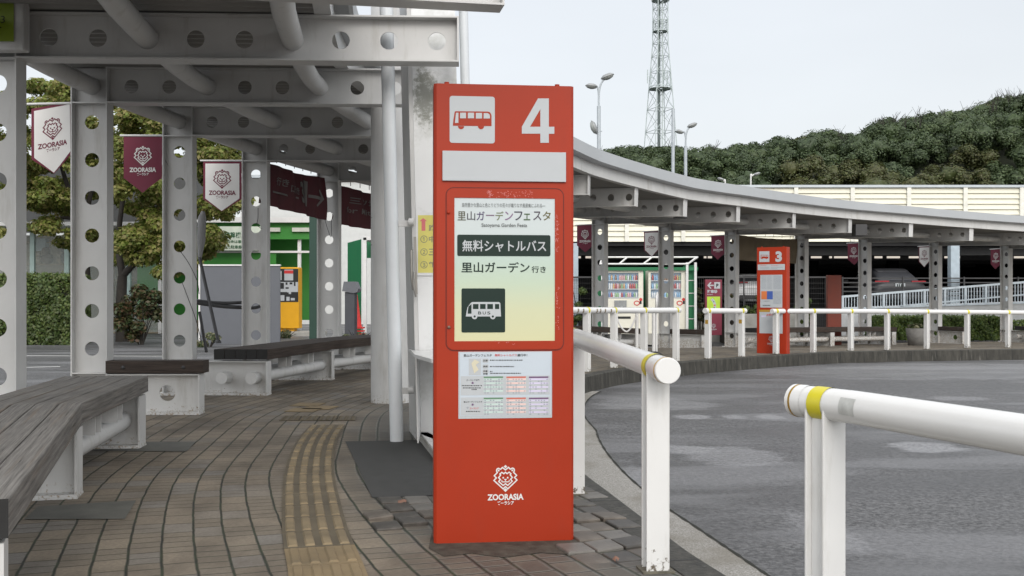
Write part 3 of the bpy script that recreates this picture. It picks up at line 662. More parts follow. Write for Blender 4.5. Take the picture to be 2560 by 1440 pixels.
def sheet(name, a, b_, z0, z1, m_, label, cat, draw=None, sag=(0, 0), v=-.02, tm=None):
    A = V((*RING[a], 0))+bdir(a)*v; B = V((*RING[b_], 0))+bdir(b_)*v; d = (B-A); L = d.length-.2; d.normalize(); A = A+d*.1
    T = frame((A.x, A.y, 0), d, (0, 0, 1)); root = thing(name, label, cat, (A.x, A.y, min(z0)))
    bend = lambda x, y: .03*math.sin(x*7+y*3)+.02*math.sin(x*17)
    b = MB(); fn = lambda u, w: (L*u, (z0[0]*(1-u)+z0[1]*u)*(1-w)+(z1[0]*(1-u)+z1[1]*u-.05*math.sin(math.pi*u))*w, bend(L*u, w))
    b.grid(fn, 40, 8); finish(b, 'cloth', [m_], T, root)
    if draw:
        b = MB(); draw(b, L); b.v = [(x, (z0[0]*(1-x/L)+z0[1]*x/L)*(1-y)+(z1[0]*(1-x/L)+z1[1]*x/L)*y, bend(x, y)+.008) for x, y, h in b.v]; finish(b, 'lettering', [DIMW], T, root)
    b = MB()
    for k in range(7):
        x = L*(.12+.13*k); p = T @ V((x, z1[0]*(1-x/L)+z1[1]*x/L, 0)); b = MB(); b.tube([p, p+V((0, 0, .14))], .006, 5); b.build('lace', DMETAL, root)
def d1(b, L):
    b.text(None, '行き', .25*L, .52, .40*L, .70, 0, 0, .02); b.text(None, '口行き', .42*L, .42, .58*L, .60, 0, 0, .02); b.rect(None, .20*L, .32, .56*L, .36, 0)
    [b.rect(None, (.655+.017*k)*L, .22, (.672+.017*k)*L, .80, 0) for k in range(5)]; b.text(None, '3', .60*L, .25, .65*L, .75, 0, 0, .04)
    [b.rect(None, (.76+.0212*k)*L, .44, (.7812+.0212*k)*L, .51, 0) for k in range(8)]; b.stroke(None, [(.87*L, .66), (.945*L, .475), (.86*L, .28)], .05, 0)
sheet('direction_sheet', 7, 8, (2.32, 2.23), (2.92, 2.86), SHEET, 'dark maroon sheet with a white arrow pointing right tied up between two columns', 'banner', d1)
def d2(b, L):
    b.text(None, '三ツ境', .24*L, .56, .62*L, .74, 0, 0, .02); b.text(None, 'for Mitsu', .20*L, .34, .60*L, .48, 0, 0, .01)
sheet('direction_sheet', 8, 9, (2.20, 2.14), (2.82, 2.80), SHEET, 'maroon sheet reading for Mitsu, half hidden behind the tall grey round column', 'banner', d2)
sheet('tarpaulin', 14, 15, (2.04, 1.98), (2.72, 2.66), mat('brown_tarpaulin', (.17, .135, .09), .8, var=.2, sc=3, bump=.15), 'brown tarpaulin stretched between columns above the number 3 sign', 'tarpaulin', v=-.1)
# green stop sign box high on the nearest column
root = thing('hanging_sign', 'yellow green sign in a grey frame at the top left corner, above the nearest column', 'sign', (-3.95, 7.12, 2.8))
T = frame((0, 7.10, 0), (1, 0, 0), (0, 0, 1)); x1, z0 = onplane(T, 57, 124)
MB().box((x1-.5, 7.16, z0+.3), (1.0, .10, .6)).build('frame', STEEL, root, bevel=.012)
xg, zg = onplane(T, 35, 104); b = MB(); b.rect(T, xg-.9, zg, xg, zg+.5, .003)
b.build('panel', mat('lime_panel', (.215, .30, .02), .4), root)
b = MB(); u0, v0 = onplane(T, 3, 58); u1, v1 = onplane(T, 13, 40); b.text(T, '3', u0, v0, u1, v1, .005)
for q in ([(-8, 62), (6, 70), (-8, 72)], [(-9, 36), (6, 21), (-4, 33)]): b.poly(T, [onplane(T, *p) for p in q][::-1], .005)
b.build('lettering', DARK, root)
# ------------------------------------------------------------------ tall round column and the steel mast
c = P(977.5, 739, 10.6); root = thing('round_column', 'tall thick grey round steel column beside the white mast', 'column', (c.x, c.y, 0))
MB().tube([(c.x, c.y, 0), (c.x, c.y, 2.0), (c.x, c.y, 6.4)], .207, 40).build('shaft', STEEL, root)
b = MB(); x, y, z = P(932, 560, 10.4); T = frame((c.x, c.y, 0), (1, 0, 0), (0, 0, 1))
for zz in (1.62, 1.90): b.tube([(c.x+.2085*math.cos(a), c.y+.2085*math.sin(a), zz) for a in [math.radians(180+k*4) for k in range(8)]], .003, 5)
b.build('hatch_edge', DMETAL, root)
root = thing('steel_mast', 'white flat sided steel mast with a yellow route notice behind the red sign', 'mast', (-.55, 8, 0))
LEAN = -.024; ln = lambda x, y, z: (x+LEAN*z, y, z)
def leanprism(poly, z0, z1): b = MB(); b.prism(poly, z0, z1); b.v = [ln(*p) for p in b.v]; return b
leanprism([(-.69, 7.78), (-.355, 7.78), (-.40, 8.26), (-.80, 8.26)], 0, 6).build('web', mat('mast_white_paint', (.76, .77, .77), .4, var=.05, sc=3, dirt=(.20, .21, .14), dsc=1.6, damt=.55), root)
leanprism([(-.72, 7.765), (-.69, 7.765), (-.80, 8.30), (-.83, 8.30)], 0, 6).build('flange', STEEL, root)
leanprism([(-.815, 8.2), (-.672, 7.24), (-.51, 6.69), (-.27, 6.69), (-.27, 7.775), (-.69, 7.755), (-.725, 7.755)], .66, .685).build('stiffener', WHITE, root)
leanprism([(-.83, 8.30), (-.67, 7.60), (-.50, 6.75), (-.27, 6.75), (-.27, 8.3)], .004, .05).build('base_plate', CONC, root)
leanprism([(-.82, 8.29), (-.665, 7.61), (-.495, 6.765), (-.28, 6.765), (-.28, 7.77), (-.72, 7.76)], .05, .062).build('base_flange', WHITE, root)
leanprism([(-.665, 7.20), (-.655, 7.20), (-.69, 7.76), (-.70, 7.76)], .062, .66).build('gusset', STEEL, root)
for px, py, z, r, d in ((992, 1105, 0, .051, 7.72), (1184, 900, 0, .036, 8.0)):
    x = (px-1280)*d/F; MB().tube([(x+LEAN*z_, d, z_) for z_ in (.0, 2, 4, 6)], r, 20).build('drain_pipe', mat('pipe_grey_paint', (.62, .65, .67), .35, var=.04), root)
for py in (559, 977):
    a = P(995, py, 7.72); e = P(1026, py, 7.74); b = MB(); b.bar(a, e, .03, .045); b.build('bracket', STEEL, root)
    b = MB(); b.tube([e+V((-.01, -.03, .01)), e+V((.03, -.03, .01))], .028, 12); b.build('clamp', STEEL, root)
b = MB(); b.bar(P(1037, 592, 7.70), P(1041, 735, 7.70), .02, .012, up=(0, 1, 0)); b.tube([P(1028, 625, 7.70), P(1029, 690, 7.69), P(1033, 725, 7.70)], .010, 8)
b.tube([P(1036, 680, 7.69), P(1034, 715, 7.68), P(1040, 742, 7.69)], .008, 8); b.build('hasp', mat('worn_steel', (.30, .29, .27), .35, .7), root)
mm = MATS['mast_white_paint']; q_ = NT.__new__(NT); q_.m = mm; q_.t = mm.node_tree; q_.b = mm.node_tree.nodes['Principled BSDF']     # algae stain high on the plate
old = q_.b.inputs['Base Color'].links[0].from_socket; sx = q_.n('ShaderNodeSeparateXYZ'); q_.put(sx.inputs[0], q_.co())
ex = q_.math('POWER', q_.math('DIVIDE', q_.math('ADD', sx.outputs[0], .655), .11), 2); ez = q_.math('POWER', q_.math('DIVIDE', q_.math('SUBTRACT', sx.outputs[2], 2.62), .24), 2)
e_ = q_.math('ADD', q_.math('ADD', ex, ez), q_.mapr(q_.noise(q_.co(), 26, 6, .8), .3, .7, -.7, .9)); q_.put(q_.b.inputs['Base Color'], q_.mix(q_.mapr(e_, .3, 1.3, .7, 0, True), old, (.10, .105, .065)))
root2 = thing('route_notice', 'yellow route notice with a red arrow stuck on the white mast', 'notice')
T = frame((0, 7.772, 0), (1, 0, 0), (0, 0, 1)); R_ = lambda b, x0, y0, x1, y1, h, m=0: b.rect(T, *onplane(T, x0, y1), *onplane(T, x1, y0), h, m)
def TX(b, T, s, x0, y0, x1, y1, h=.001, m=0, bold=.0): b.text(T, s, *onplane(T, x0, y1), *onplane(T, x1, y0), h, m, bold)
YP = mat('yellow_paper', (.66, .60, .16), .6); GP = mat('grey_outline_print', (.25, .25, .16), .6); PK = mat('pink_print', (.62, .16, .17), .6); WP = mat('white_paper', (.72, .73, .73), .6)
b = MB(); R_(b, 1040, 531, 1150, 689, .001, 0); b.build('paper', [WP], root2)
b = MB(); R_(b, 1045, 538, 1150, 682, .002, 0); b.build('yellow_field', [YP], root2)
b = MB(); b.poly(T, [onplane(T, *p) for p in [(1054, 577), (1063.5, 577), (1063.5, 553), (1068, 553), (1058, 545), (1049, 553), (1054, 553)]], .003); b.build('arrow', [PK], root2)
b = MB()
for s, y in (('①', 598), ('②', 630), ('③', 662)): TX(b, T, s, 1051, y-9, 1069, y+9, .003, 0, .01)
for s, y in (('路', 570), ('中', 598), ('三', 630), ('鶴', 662)): TX(b, T, s, 1072, y-8, 1088, y+8, .003, 0, .02)
b.build('lettering', [GP], root2)
for lab, x0, y0, x1, y1, d in (('black display box hanging beside a beam end above the red slab', 2134, 562, 2163, 590, 24.6), ('flat black box hung under a beam end just right of the red number 4 sign', 1686, 537, 1716, 547, 20.2)):
    a = P(x0, y1, d); c = P(x1, y0, d); b = MB(); b.box(((a.x+c.x)/2, d, (a.z+c.z)/2), (c.x-a.x, .3, c.z-a.z)); tag(b.build('display_box', DMETAL, bevel=.01), lab, 'display')
# ------------------------------------------------------------------ guard rails along the kerb
RAILW = mat('glossy_white_paint', (.69, .69, .68), .2, var=.04, sc=3, dirt=(.5, .49, .45), dsc=3, damt=.2)
def guard_rail(line, posts, label, r=.05, hpost=.84, tape=False, marks=False):
    """line: centre points of the pipe; posts: (fraction point on the line, ground z)"""
    line = [V(p) for p in line]; root = thing('guard_rail', label, 'guard rail', (posts[0][0].x, posts[0][0].y, posts[0][1]), 'white guard rails along the kerb')
    MB().tube(line, r, 28).build('rail', RAILW, root)
    for a, b_ in ((line[0], line[1]), (line[-1], line[-2])):
        d = (a-b_).normalized(); up = V((0, 0, 1)); T = frame(a, d.cross(up) if abs(d.z) < .9 else (1, 0, 0), up)
        if T.col[2].to_3d().dot(d) < 0: T = frame(a, -d.cross(up), up)
        cb = MB(); cb.lathe([(r*1.03, -.05), (r*1.03, .010)], n=28, T=T); cb.lathe([(r*1.03, .010), (r*.97, .014)], n=28, T=T); cb.disc(T, 0, 0, r*.97, .014, 0, 28); cb.build('end_cap', RAILW, root)
        MB().lathe([(r*1.045, -.012), (r*1.045, -.004), (r*.9, -.004)], n=28, T=T).build('cap_ring', OCHRE, root) if r > .048 else None
    for p, z in posts:
        k = min(range(len(line)-1), key=lambda i: ((line[i]+line[i+1])/2-p).length); t = (line[k+1]-line[k]); t.z = 0; t.normalize(); n_ = V((t.y, -t.x, 0)); h = p.z-z
        T = M(((n_.x, t.x, 0, p.x), (n_.y, t.y, 0, p.y), (0, 0, 1, z), (0, 0, 0, 1)))
        b = MB()
        for s in (-1, 1): b.box((0, s*.035, h/2), (.094, .009, h), T)
        b.box((0, 0, h/2), (.05, .062, h), T); b.build('post', WHITE, root, bevel=.0025)
        q = p-V((0, 0, 0)); MB().tube([q-t*.028+V((0, 0, 0)), q+t*.028], r*1.04, 28, caps=False).build('strap', YELLOW, root)
        b = MB(); b.box((0, 0, .004), (.13, .11, .008), T); b.build('foot', mat('rusty_foot', (.13, .12, .09), .8, var=.4, sc=30), root)
        if tape: b = MB(); b.box((0, -.0405, h-.19), (.06, .003, .07), T); b.build('reflector', OCHRE, root)
    return root
def onrail(line, d):
    for a, b_ in zip(line, line[1:]):
        if min(a[1], b_[1])-1e-6 <= d <= max(a[1], b_[1])+1e-6: return V(a).lerp(V(b_), (d-a[1])/(b_[1]-a[1]))
L1 = [V((.597, 3.94, .811)), V((.35, 5.68, .868)), V((.17, 7.1, .9))]
guard_rail(L1, [(onrail(L1, 4.10), 0), (onrail(L1, 5.68), .0), (onrail(L1, 6.95), 0)], 'white guard rail with a round end cap directly right of the red number 4 sign')
L2 = [P(1996, 1001, 3.24), V((1.015, 3.046, .768)), V((1.221, 2.442, .768)), V((1.55, 1.5, .768)), V((1.95, .5, .768))]
gr2 = guard_rail(L2, [(onrail(L2, 3.143), -.04), (onrail(L2, 1.6), -.04)], 'white guard rail nearest the camera, running out of the right edge')
def on_pipe(line, d0, d1, a0, a1, rr, name, m_, root):            # a patch lying on the pipe between two depths and two angles
    A, B = onrail(line, d0), onrail(line, d1); t = (B-A).normalized(); u = V((0, 0, 1)); u = (u-t*u.dot(t)).normalized(); w = t.cross(u)
    b = MB(); b.grid(lambda i, j: A.lerp(B, i)+(w*math.cos(math.radians(a0+(a1-a0)*j))+u*math.sin(math.radians(a0+(a1-a0)*j)))*rr, 2, 10); b.build(name, m_, root)
_t = (L2[2]-L2[1]).normalized(); _w = _t.cross(V((0, 0, 1))); _s = 180 if _w.y > 0 else 0
on_pipe(L2, 3.05, 2.985, _s-22, _s+38, .0506, 'sticker', mat('worn_grey_sticker', (.50, .51, .49), .5, var=.15, sc=40, dirt=(.65, .65, .63), dsc=20, damt=.8), gr2)
def far_rail(px, label, ends, **kw):
    ps = []
    for x, base, d, top in px: ps.append((V(((x-1280)*d/F, d, CH+(HZ-top)*d/F-.045)), CH+(HZ-base)*d/F))
    line = [p for p, z in ps]; a = line[0]+(line[0]-line[1]).normalized()*ends[0]; e = line[-1]+(line[-1]-line[-2]).normalized()*ends[1]
    return guard_rail([a]+line+[e], ps, label, r=.047, **kw), [a]+line+[e]
fr, fl = far_rail([(1400, 938, 14.0, 767), (1467, 930, 14.7, 768), (1535, 920, 15.5, 768.5), (1610, 911, 16.3, 769), (1690, 903, 17.2, 769)], 'white guard rail in front of the vending machines, with worn brown scuffs', (.9, .1))
_t = (fl[2]-fl[1]).normalized(); _s = 180 if _t.cross(V((0, 0, 1))).y > 0 else 0
for px in (1437, 1450, 1483, 1493, 1504, 1519):
    d = next(d_ for d_ in [14.0+.02*k for k in range(160)] if 1280+onrail(fl, d_).x*F/d_ > px); on_pipe(fl, d, d+.035, _s-50, _s+28, .0476, 'scuff', mat('brown_scuff', (.20, .15, .09), .7, var=.4, sc=60), fr)
far_rail([(1770, 897, 17.7, 770.5), (1854, 892, 18.4, 771)], 'short white guard rail with two posts and orange reflectors left of the number 3 sign', (.08, .1), tape=True)
far_rail([(1940, 885, 19.2, 772), (2033, 882, 19.8, 772), (2127, 877, 20.4, 772.5), (2218, 875.5, 20.9, 773), (2317, 873, 21.5, 774), (2418, 870, 22.0, 775), (2520, 869, 22.5, 776), (2625, 868, 22.9, 777)], 'long white guard rail running right from the number 3 sign along the far kerb', (.1, .3))
# ------------------------------------------------------------------ the red bus stop signs
def poster_material():
    n = NT('poster_print'); s = n.n('ShaderNodeSeparateXYZ'); n.put(s.inputs[0], n.co())
    r = n.n('ShaderNodeValToRGB'); n.put(r.inputs[0], n.mapr(s.outputs[2], .90, 1.52)); e = r.color_ramp.elements   # printed colour wash of the sheet
    e[0].position = 0; e[0].color = (.56, .55, .33, 1); e[1].position = 1; e[1].color = (.51, .56, .575, 1)
    for p, c in ((.22, (.53, .55, .36)), (.42, (.45, .54, .42)), (.60, (.43, .53, .48)), (.74, (.50, .56, .56))): x = e.new(p); x.color = (*c, 1)
    n.b.inputs['Coat Weight'].default_value = .2; n.b.inputs['Coat Roughness'].default_value = .06
    return n.fin(r.outputs[0], .5)
POST = poster_material()
def glossy(m): b = m.node_tree.nodes['Principled BSDF']; b.inputs['Coat Weight'].default_value = .04; b.inputs['Coat Roughness'].default_value = .08; return m
glossy(DGREEN)
TIME = mat('timetable_paper', (.48, .54, .60), .35, var=.03); TT = {k: mat('print_'+k, c, .5) for k, c in dict(green=(.10, .22, .12), red=(.50, .12, .08), purple=(.13, .06, .15), lgreen=(.50, .62, .58), lred=(.72, .52, .48), lpurple=(.56, .52, .68), num=(.22, .25, .30), map=(.60, .56, .42), wred=(.55, .03, .03), orange=(.60, .17, .05), blue=(.05, .10, .35), pink=(.62, .20, .19)).items()}
def body(root, W, H, D=.15):
    c = .012; b = MB(); b.prism([(-c, -c), (W+c, -c), (W+c, -D), (-c, -D)], 0, H)     # footprint behind the chamfered front edge
    b = MB(); b.prism([(0, 0), (W, 0), (W+c, -c), (W+c, -D), (-c, -D), (-c, -c)], 0.0, H)
    return b
def put_body(b, T, root): # local prism is x, -depth, height
    S = M(((1, 0, 0, 0), (0, 0, 1, 0), (0, 1, 0, 0), (0, 0, 0, 1))); b.v = [tuple(T @ (S @ V(p))) for p in b.v]; return b.build('body', RED, root, recalc=True)
def bus_picto(b, T, f, m_body, m_win):
    b.poly(T, [f(*p) for p in [(208, 458), (214, 400), (225, 328), (232, 313), (560, 316), (580, 324), (595, 350), (595, 462)]][::-1], .0022, m_body)
    for x in (290, 490): q = f(x, 462); rr = abs(f(x+31, 462)[0]-q[0]); b.add([(q[0]+rr*math.cos(a), q[1]+rr*math.sin(a), .0022) for a in [math.pi+math.pi*k/10 for k in range(11)]], [tuple(range(11))], m_body, T=T)
    for w in ([(228, 430), (240, 328), (264, 328), (264, 430)], [(280, 328), (340, 328), (340, 384), (280, 384)], [(358, 328), (420, 328), (420, 384), (358, 384)], [(438, 330), (500, 330), (500, 386), (438, 386)], [(516, 332), (556, 332), (574, 345), (579, 362), (579, 386), (516, 386)]):
        b.poly(T, [f(*p) for p in w][::-1] if w[0][1] < w[-1][1] else [f(*p) for p in w][::-1], .0032, m_win)
o4 = V((-.3338, 4.533, 0)); r4 = V((.2658, 4.597, 0)); T4 = frame(o4, r4-o4, (0, 0, 1)); W4 = (r4-o4).length; H4 = 2.04
sign4 = thing('bus_stop_sign', 'big red bus stop sign with the number 4 standing on the dark paving', 'bus stop sign', (0, 4.6, 0), 'red bus stop signs')
put_body(body(sign4, W4, H4), T4, sign4)
q4 = lambda px, py: onplane(T4, px, py)
def R4(b, x0, y0, x1, y1, h, m=0, r=0):
    a = q4(x0, y1); c = q4(x1, y0)
    (b.rrect(T4, *a, *c, r, h, m) if r else b.rect(T4, *a, *c, h, m))
def X4(b, s, x0, y0, x1, y1, h=.004, m=0, bold=0.0): b.text(T4, s, *q4(x0, y1), *q4(x1, y0), h, m, bold)
for px, py in ((1118, 212), (1397, 216)):
    u, v = q4(px, py); p = T4 @ V((u, 0, -.05)); MB().tube([(p.x, p.y, H4-.02), (p.x, p.y, H4+.016)], .011, 14).build('lifting_eye', RED, sign4)
b = MB(); R4(b, 1124, 242, 1237, 357, .0012, 0, .012); c4 = lambda x, y: q4(1080+x/4, 200+y/4); bus_picto(b, T4, c4, 1, 0); b.build('bus_symbol', [SIGNW, RED], sign4)
b = MB(); f = c4
for q in ([(1083, 185), (1168, 185), (1168, 628), (1083, 628)], [(1060, 185), (1083, 185), (1083, 292), (980, 468), (898, 468)], [(898, 468), (1083, 468), (1083, 537), (898, 537)], [(1168, 468), (1223, 468), (1223, 538), (1168, 538)]): b.poly(T4, [f(*p) for p in q][::-1], .0015)
b.build('number', SIGNW, sign4)
a = q4(1106, 452); c = q4(1414, 382); b = MB(); b.box(((a[0]+c[0])/2, (a[1]+c[1])/2, .006), (c[0]-a[0], c[1]-a[1], .012), T4); b.build('blank_plate', SIGNW, sign4, bevel=.001)
# poster door: raised frame round a recessed sheet
u0, v0 = q4(1115, 877); u1, v1 = q4(1409, 472)
def rr_pts(u0, v0, u1, v1, r, n=6):
    o = []
    for cx, cy, a0 in ((u1-r, v1-r, 0), (u0+r, v1-r, 90), (u0+r, v0+r, 180), (u1-r, v0+r, 270)):
        for k in range(n+1): t = math.radians(a0+90*k/n); o.append((cx+r*math.cos(t), cy+r*math.sin(t)))
    return o
b = MB(); b.stroke(T4, rr_pts(u0, v0, u1, v1, .034), .0035, .0008, 0, closed=True); b.build('door_gap', mat('door_gap_shadow', (.10, .012, .008), .7), sign4)
pu0, pv0 = q4(1136, 853); pu1, pv1 = q4(1387, 497); b = MB(); Rr = rr_pts(u0+.004, v0+.004, u1-.004, v1-.004, .031); nR = len(Rr)
def inner(p):
    cx, cy = (pu0+pu1)/2, (pv0+pv1)/2; dx, dy = p[0]-cx, p[1]-cy; k = min((pu1-cx)/abs(dx) if dx else 9, (pv1-cy)/abs(dy) if dy else 9); return cx+dx*k, cy+dy*k
In = [inner(p) for p in Rr]
# exact corners of the window
cor = [(pu1, pv1), (pu0, pv1), (pu0, pv0), (pu1, pv0)]
for ci, k in zip(cor, (3, 10, 17, 24)): In[k] = ci
vs = [(x, y, .004) for x, y in Rr]+[(x, y, .004) for x, y in In]+[(x, y, .0) for x, y in Rr]+[(x, y, .0005) for x, y in In]
b.add(vs, [(i, (i+1) % nR, (i+1) % nR+nR, i+nR) for i in range(nR)]+[(i+2*nR, (i+1) % nR+2*nR, (i+1) % nR, i) for i in range(nR)]+[(i+nR, (i+1) % nR+nR, (i+1) % nR+3*nR, i+3*nR) for i in range(nR)], T=T4)
door = b.build('poster_door', RED, sign4, recalc=True)
for px, py in ((1121, 531), (1122, 818)): u, v = q4(px, py); MB().lathe([(.0075, 0), (.0075, .006), (.005, .009), (0, .009)], n=12, T=T4 @ M.Translation((u, v, .004))).build('screw', RED if py < 600 else mat('rusty_screw', (.2, .13, .1), .5, .6), door)
b = MB()
for k in range(150):                                      # torn tape residue around the door
    z = random.random()
    if z < .45: x, y = random.choice([random.uniform(1218, 1232), random.uniform(1242, 1330), random.uniform(1258, 1330)]), random.uniform(479, 494)
    elif z < .7: x, y = random.gauss(1392, 2.2), random.uniform(533, 628)
    elif z < .92: x, y = random.gauss(1393, 2), random.uniform(712, 826)
    else: x, y = random.uniform(1230, 1290), random.gauss(857, 2)
    p = q4(x, y); t = random.uniform(0, 6.28); l = random.uniform(.002, .005)
    b.stroke(T4, [(p[0], p[1]), (p[0]+l*math.cos(t), p[1]+l*math.sin(t)), (p[0]+l*1.6*math.cos(t+.9), p[1]+l*1.6*math.sin(t+.9))], .0013, .0045+k*.000004)
b.build('tape_residue', TT['pink'], door)
poster = MB(); R4(poster, 1135, 496, 1388, 854, .001); poster = poster.build('poster', POST, sign4)
b = MB(); X4(b, '自然豊かな里山と色とりどりの花々が織りなす風景美にふれる―', 1155.5, 509, 1363, 517.5); X4(b, 'Satoyama Garden Festa', 1203.6, 559, 1317.5, 569.5, bold=.01)
b.build('small_lettering', mat('grey_print', (.10, .11, .11), .5), poster)
cols = [(.06, .06, .03), (.05, .05, .06), (.05, .03, .10), (.16, .10, .16), (.12, .15, .06), (.20, .12, .22), (.03, .03, .05), (.05, .10, .04), (.05, .04, .06), (.10, .09, .02)]
tm = [mat('title_ink_%s' % n, c, .5) for n, c in zip('abcdefghij', cols)]; b = MB()
for k, ch in enumerate('里山ガーデンフェスタ'):
    x = 1143+23.6*k; y0, y1 = (537, 540) if ch == 'ー' else ((534, 551) if ch == 'ェ' else (528.6, 551)); X4(b, ch, x+1, y0, x+21.5-(4 if ch == 'ェ' else 0), y1, .002, k, .012)
b.build('title_lettering', tm, poster)
b = MB(); R4(b, 1143, 588, 1376, 640, .002, 0, .008); X4(b, '無料シャトルバス', 1155.5, 601, 1365.5, 629, .003, 1, .016); b.build('shuttle_bus_band', [DGREEN, SIGNW], poster)
b = MB(); X4(b, '里山ガーデン', 1153.6, 655.5, 1324, 681.5, .002, 0, .018); X4(b, '行き', 1328.6, 665.5, 1364.7, 682, .002, 0, .016); b.build('destination_lettering', DGREEN, poster)
b = MB(); R4(b, 1153.6, 721, 1262.8, 831.4, .002, 0, .007); p4 = lambda x, y: q4(1080+x/3.6, 480+y/3.6)
b.poly(T4, [p4(*p) for p in [(303, 1120), (318, 1040), (345, 1003), (360, 990), (602, 990), (614, 1000), (621, 1120)]][::-1], .003, 1)
for x in (383, 547): u, v = p4(x, 1120); b.disc(T4, u, v, abs(p4(x+25, 0)[0]-u), .0036, 1, 18); b.disc(T4, u, v, abs(p4(x+10, 0)[0]-u), .0042, 0, 12)
for w in ([(320, 1095), (327, 1032), (355, 1008), (355, 1095)], [(368, 1008), (418, 1008), (418, 1053), (368, 1053)], [(432, 1008), (482, 1008), (482, 1053), (432, 1053)], [(497, 1008), (548, 1008), (548, 1053), (497, 1053)], [(566, 1008), (604, 1008), (604, 1053), (566, 1053)]): b.poly(T4, [p4(*p) for p in w][::-1], .0036, 0)
[b.text(T4, ch, *p4(x, 1102), *p4(x+28, 1075), .0036, 0, .012) for ch, x in (('B', 415), ('U', 456), ('S', 497))]; b.build('bus_symbol', [DGREEN, SIGNW], poster)
b = MB(); b.text(T4, 'ZRX', 0, 0, .001, .001) if False else None
# timetable sheet below
sheetp = MB(); R4(sheetp, 1146, 878, 1380, 1047, .0015); sheetp = sheetp.build('timetable', SIGNW, sign4)
t4 = lambda x, y: q4(1130+x/7.578, 870+y/7.578)
def RT(b, x0, y0, x1, y1, h, m): b.rect(T4, *t4(x0, y1), *t4(x1, y0), h, m)
tk = ['green', 'red', 'purple', 'lgreen', 'lred', 'lpurple', 'num', 'map', 'wred']; tmats = [TT[k] for k in tk]+[TIME, SIGNW, DARK]; b = MB()
RT(b, 150, 75, 1870, 1285, .0020, 9); RT(b, 165, 520, 1850, 895, .0026, 10); RT(b, 165, 920, 1850, 1275, .0026, 10); RT(b, 318, 200, 548, 512, .0026, 10)
b.poly(T4, [t4(*p) for p in [(365, 290), (430, 215), (520, 265), (450, 320), (505, 410), (420, 480), (400, 400)]][::-1], .0032, 7)
def XT(s, x0, y0, x1, y1, m, bold=.014): b.text(T4, s, *t4(x0, y1), *t4(x1, y0), .0034, m, bold)
XT('里山ガーデンフェスタ', 220, 112, 750, 165, 11); XT('無料', 810, 112, 912, 160, 8); XT('シャトルバス', 918, 112, 1230, 160, 8); XT('運行中！', 1236, 110, 1425, 160, 11)
for y, s in ((238, '区間'), (350, '期間'), (440, '所要'), (490, '時間')):
    if y < 480: b.rrect(T4, *t4(578, y+40), *t4(692, y-40), .006, .0028, 10)
    XT(s, 590, y-18, 672, y+18, 11, .02)
for x0, x1, y in ((720, 1335, 230), (720, 1175, 350), (720, 765, 445), (720, 1305, 478), (185, 565, 712), (205, 545, 755), (370, 470, 785), (265, 530, 1200)):
    x = x0
    while x < x1: w = random.uniform(10, 26); RT(b, x, y-10, min(x+w, x1), y+10, .0030, 11 if y < 1300 else 6); x += w+random.uniform(6, 14)
XT('ズーラシア正門', 268, 590, 515, 625, 11); XT('里山ガーデンフェスタ', 220, 1002, 568, 1036, 11); XT('ズーラシア', 335, 1120, 505, 1162, 8)
for y in (660, 1072): b.poly(T4, [t4(*p) for p in [(375, y-20), (405, y-20), (405, y), (425, y), (390, y+22), (355, y), (375, y)]][::-1], .0032, 2)
u, v = t4(295, 1130); emblem(b, T4, u, v, .0000135, .0032, 6)
for y0 in (537, 937):
    for k, x0 in enumerate((600, 1030, 1456)):
        RT(b, x0, y0, x0+368, y0+31, .0032, k)
        for q in range(8):
            ya = y0+36+q*37
            if q % 2 == 0: RT(b, x0, ya, x0+368, ya+36, .0030, 3+k)
            for j in range(7):
                if j == 0 or random.random() < (.62, .5, .5)[k]: RT(b, x0+12+53*j, ya+10, x0+40+53*j, ya+24, .0034, 6)
b.build('timetable_print', tmats, sheetp)
b = MB(); u, v = q4(1263.6, 1195.1); zoologo(b, T4, u, v, .0001607, .0012, 0); b.build('emblem', RAILW, sign4)
# sign number 3
a3 = math.radians(34); W3 = .565; o3 = P(1893, 884, 19.6); T3 = frame(o3, (math.cos(a3), -math.sin(a3), 0), (0, 0, 1)); H3 = 2.03
sign3 = thing('bus_stop_sign', 'smaller distant red bus stop sign with the number 3 behind the guard rail', 'bus stop sign', tuple(o3), 'red bus stop signs')
put_body(body(sign3, W3, H3, .17), T3, sign3)
q3 = lambda px, py: onplane(T3, 1870+px/4.8, 600+py/4.8)
def R3(b, x0, y0, x1, y1, h, m=0): b.rect(T3, *q3(x0, y1), *q3(x1, y0), h, m)
def dashes(x0, x1, y, h, m, lo=6, hi=16, gap=4):
    x = x0
    while x < x1: w = random.uniform(lo, hi); R3(b, x, y-2.2, min(x+w, x1), y+2.2, h, m); x += w+gap
b = MB(); R3(b, 136, 134, 257, 265, .002, 0); x_, y_ = 0, 0
bus_picto(b, T3, lambda x, y: q3(148+(x-208)*.25, 200+(y-388)*.30), 1, 0); b.build('bus_symbol', [SIGNW, RED], sign3)
b = MB(); b.text(T3, '3', *q3(330, 264), *q3(408, 134), .003, 0, .055); b.build('number', SIGNW, sign3)
b = MB(); R3(b, 118, 288, 444, 362, .006, 0); dashes(152, 222, 308, .008, 1, 8, 18); dashes(152, 258, 330, .008, 2, 5, 9); dashes(152, 258, 344, .008, 2, 5, 9); dashes(278, 365, 308, .008, 1, 8, 18); dashes(278, 416, 328, .008, 2, 5, 9); dashes(278, 350, 344, .008, 2, 5, 9)
b.build('route_plate', [SIGNW, TT['wred'], TT['num']], sign3)
b = MB(); R3(b, 148, 416, 412, 810, .002, 0)
for (x0, y0, x1, y1, st) in ((165, 430, 222, 585, 14), (234, 430, 285, 585, 14), (308, 430, 402, 590, 11), (306, 620, 402, 765, 11)):
    y = y0
    while y < y1: dashes(x0, x1, y, .0035, 1, 5, 12, 5); y += st
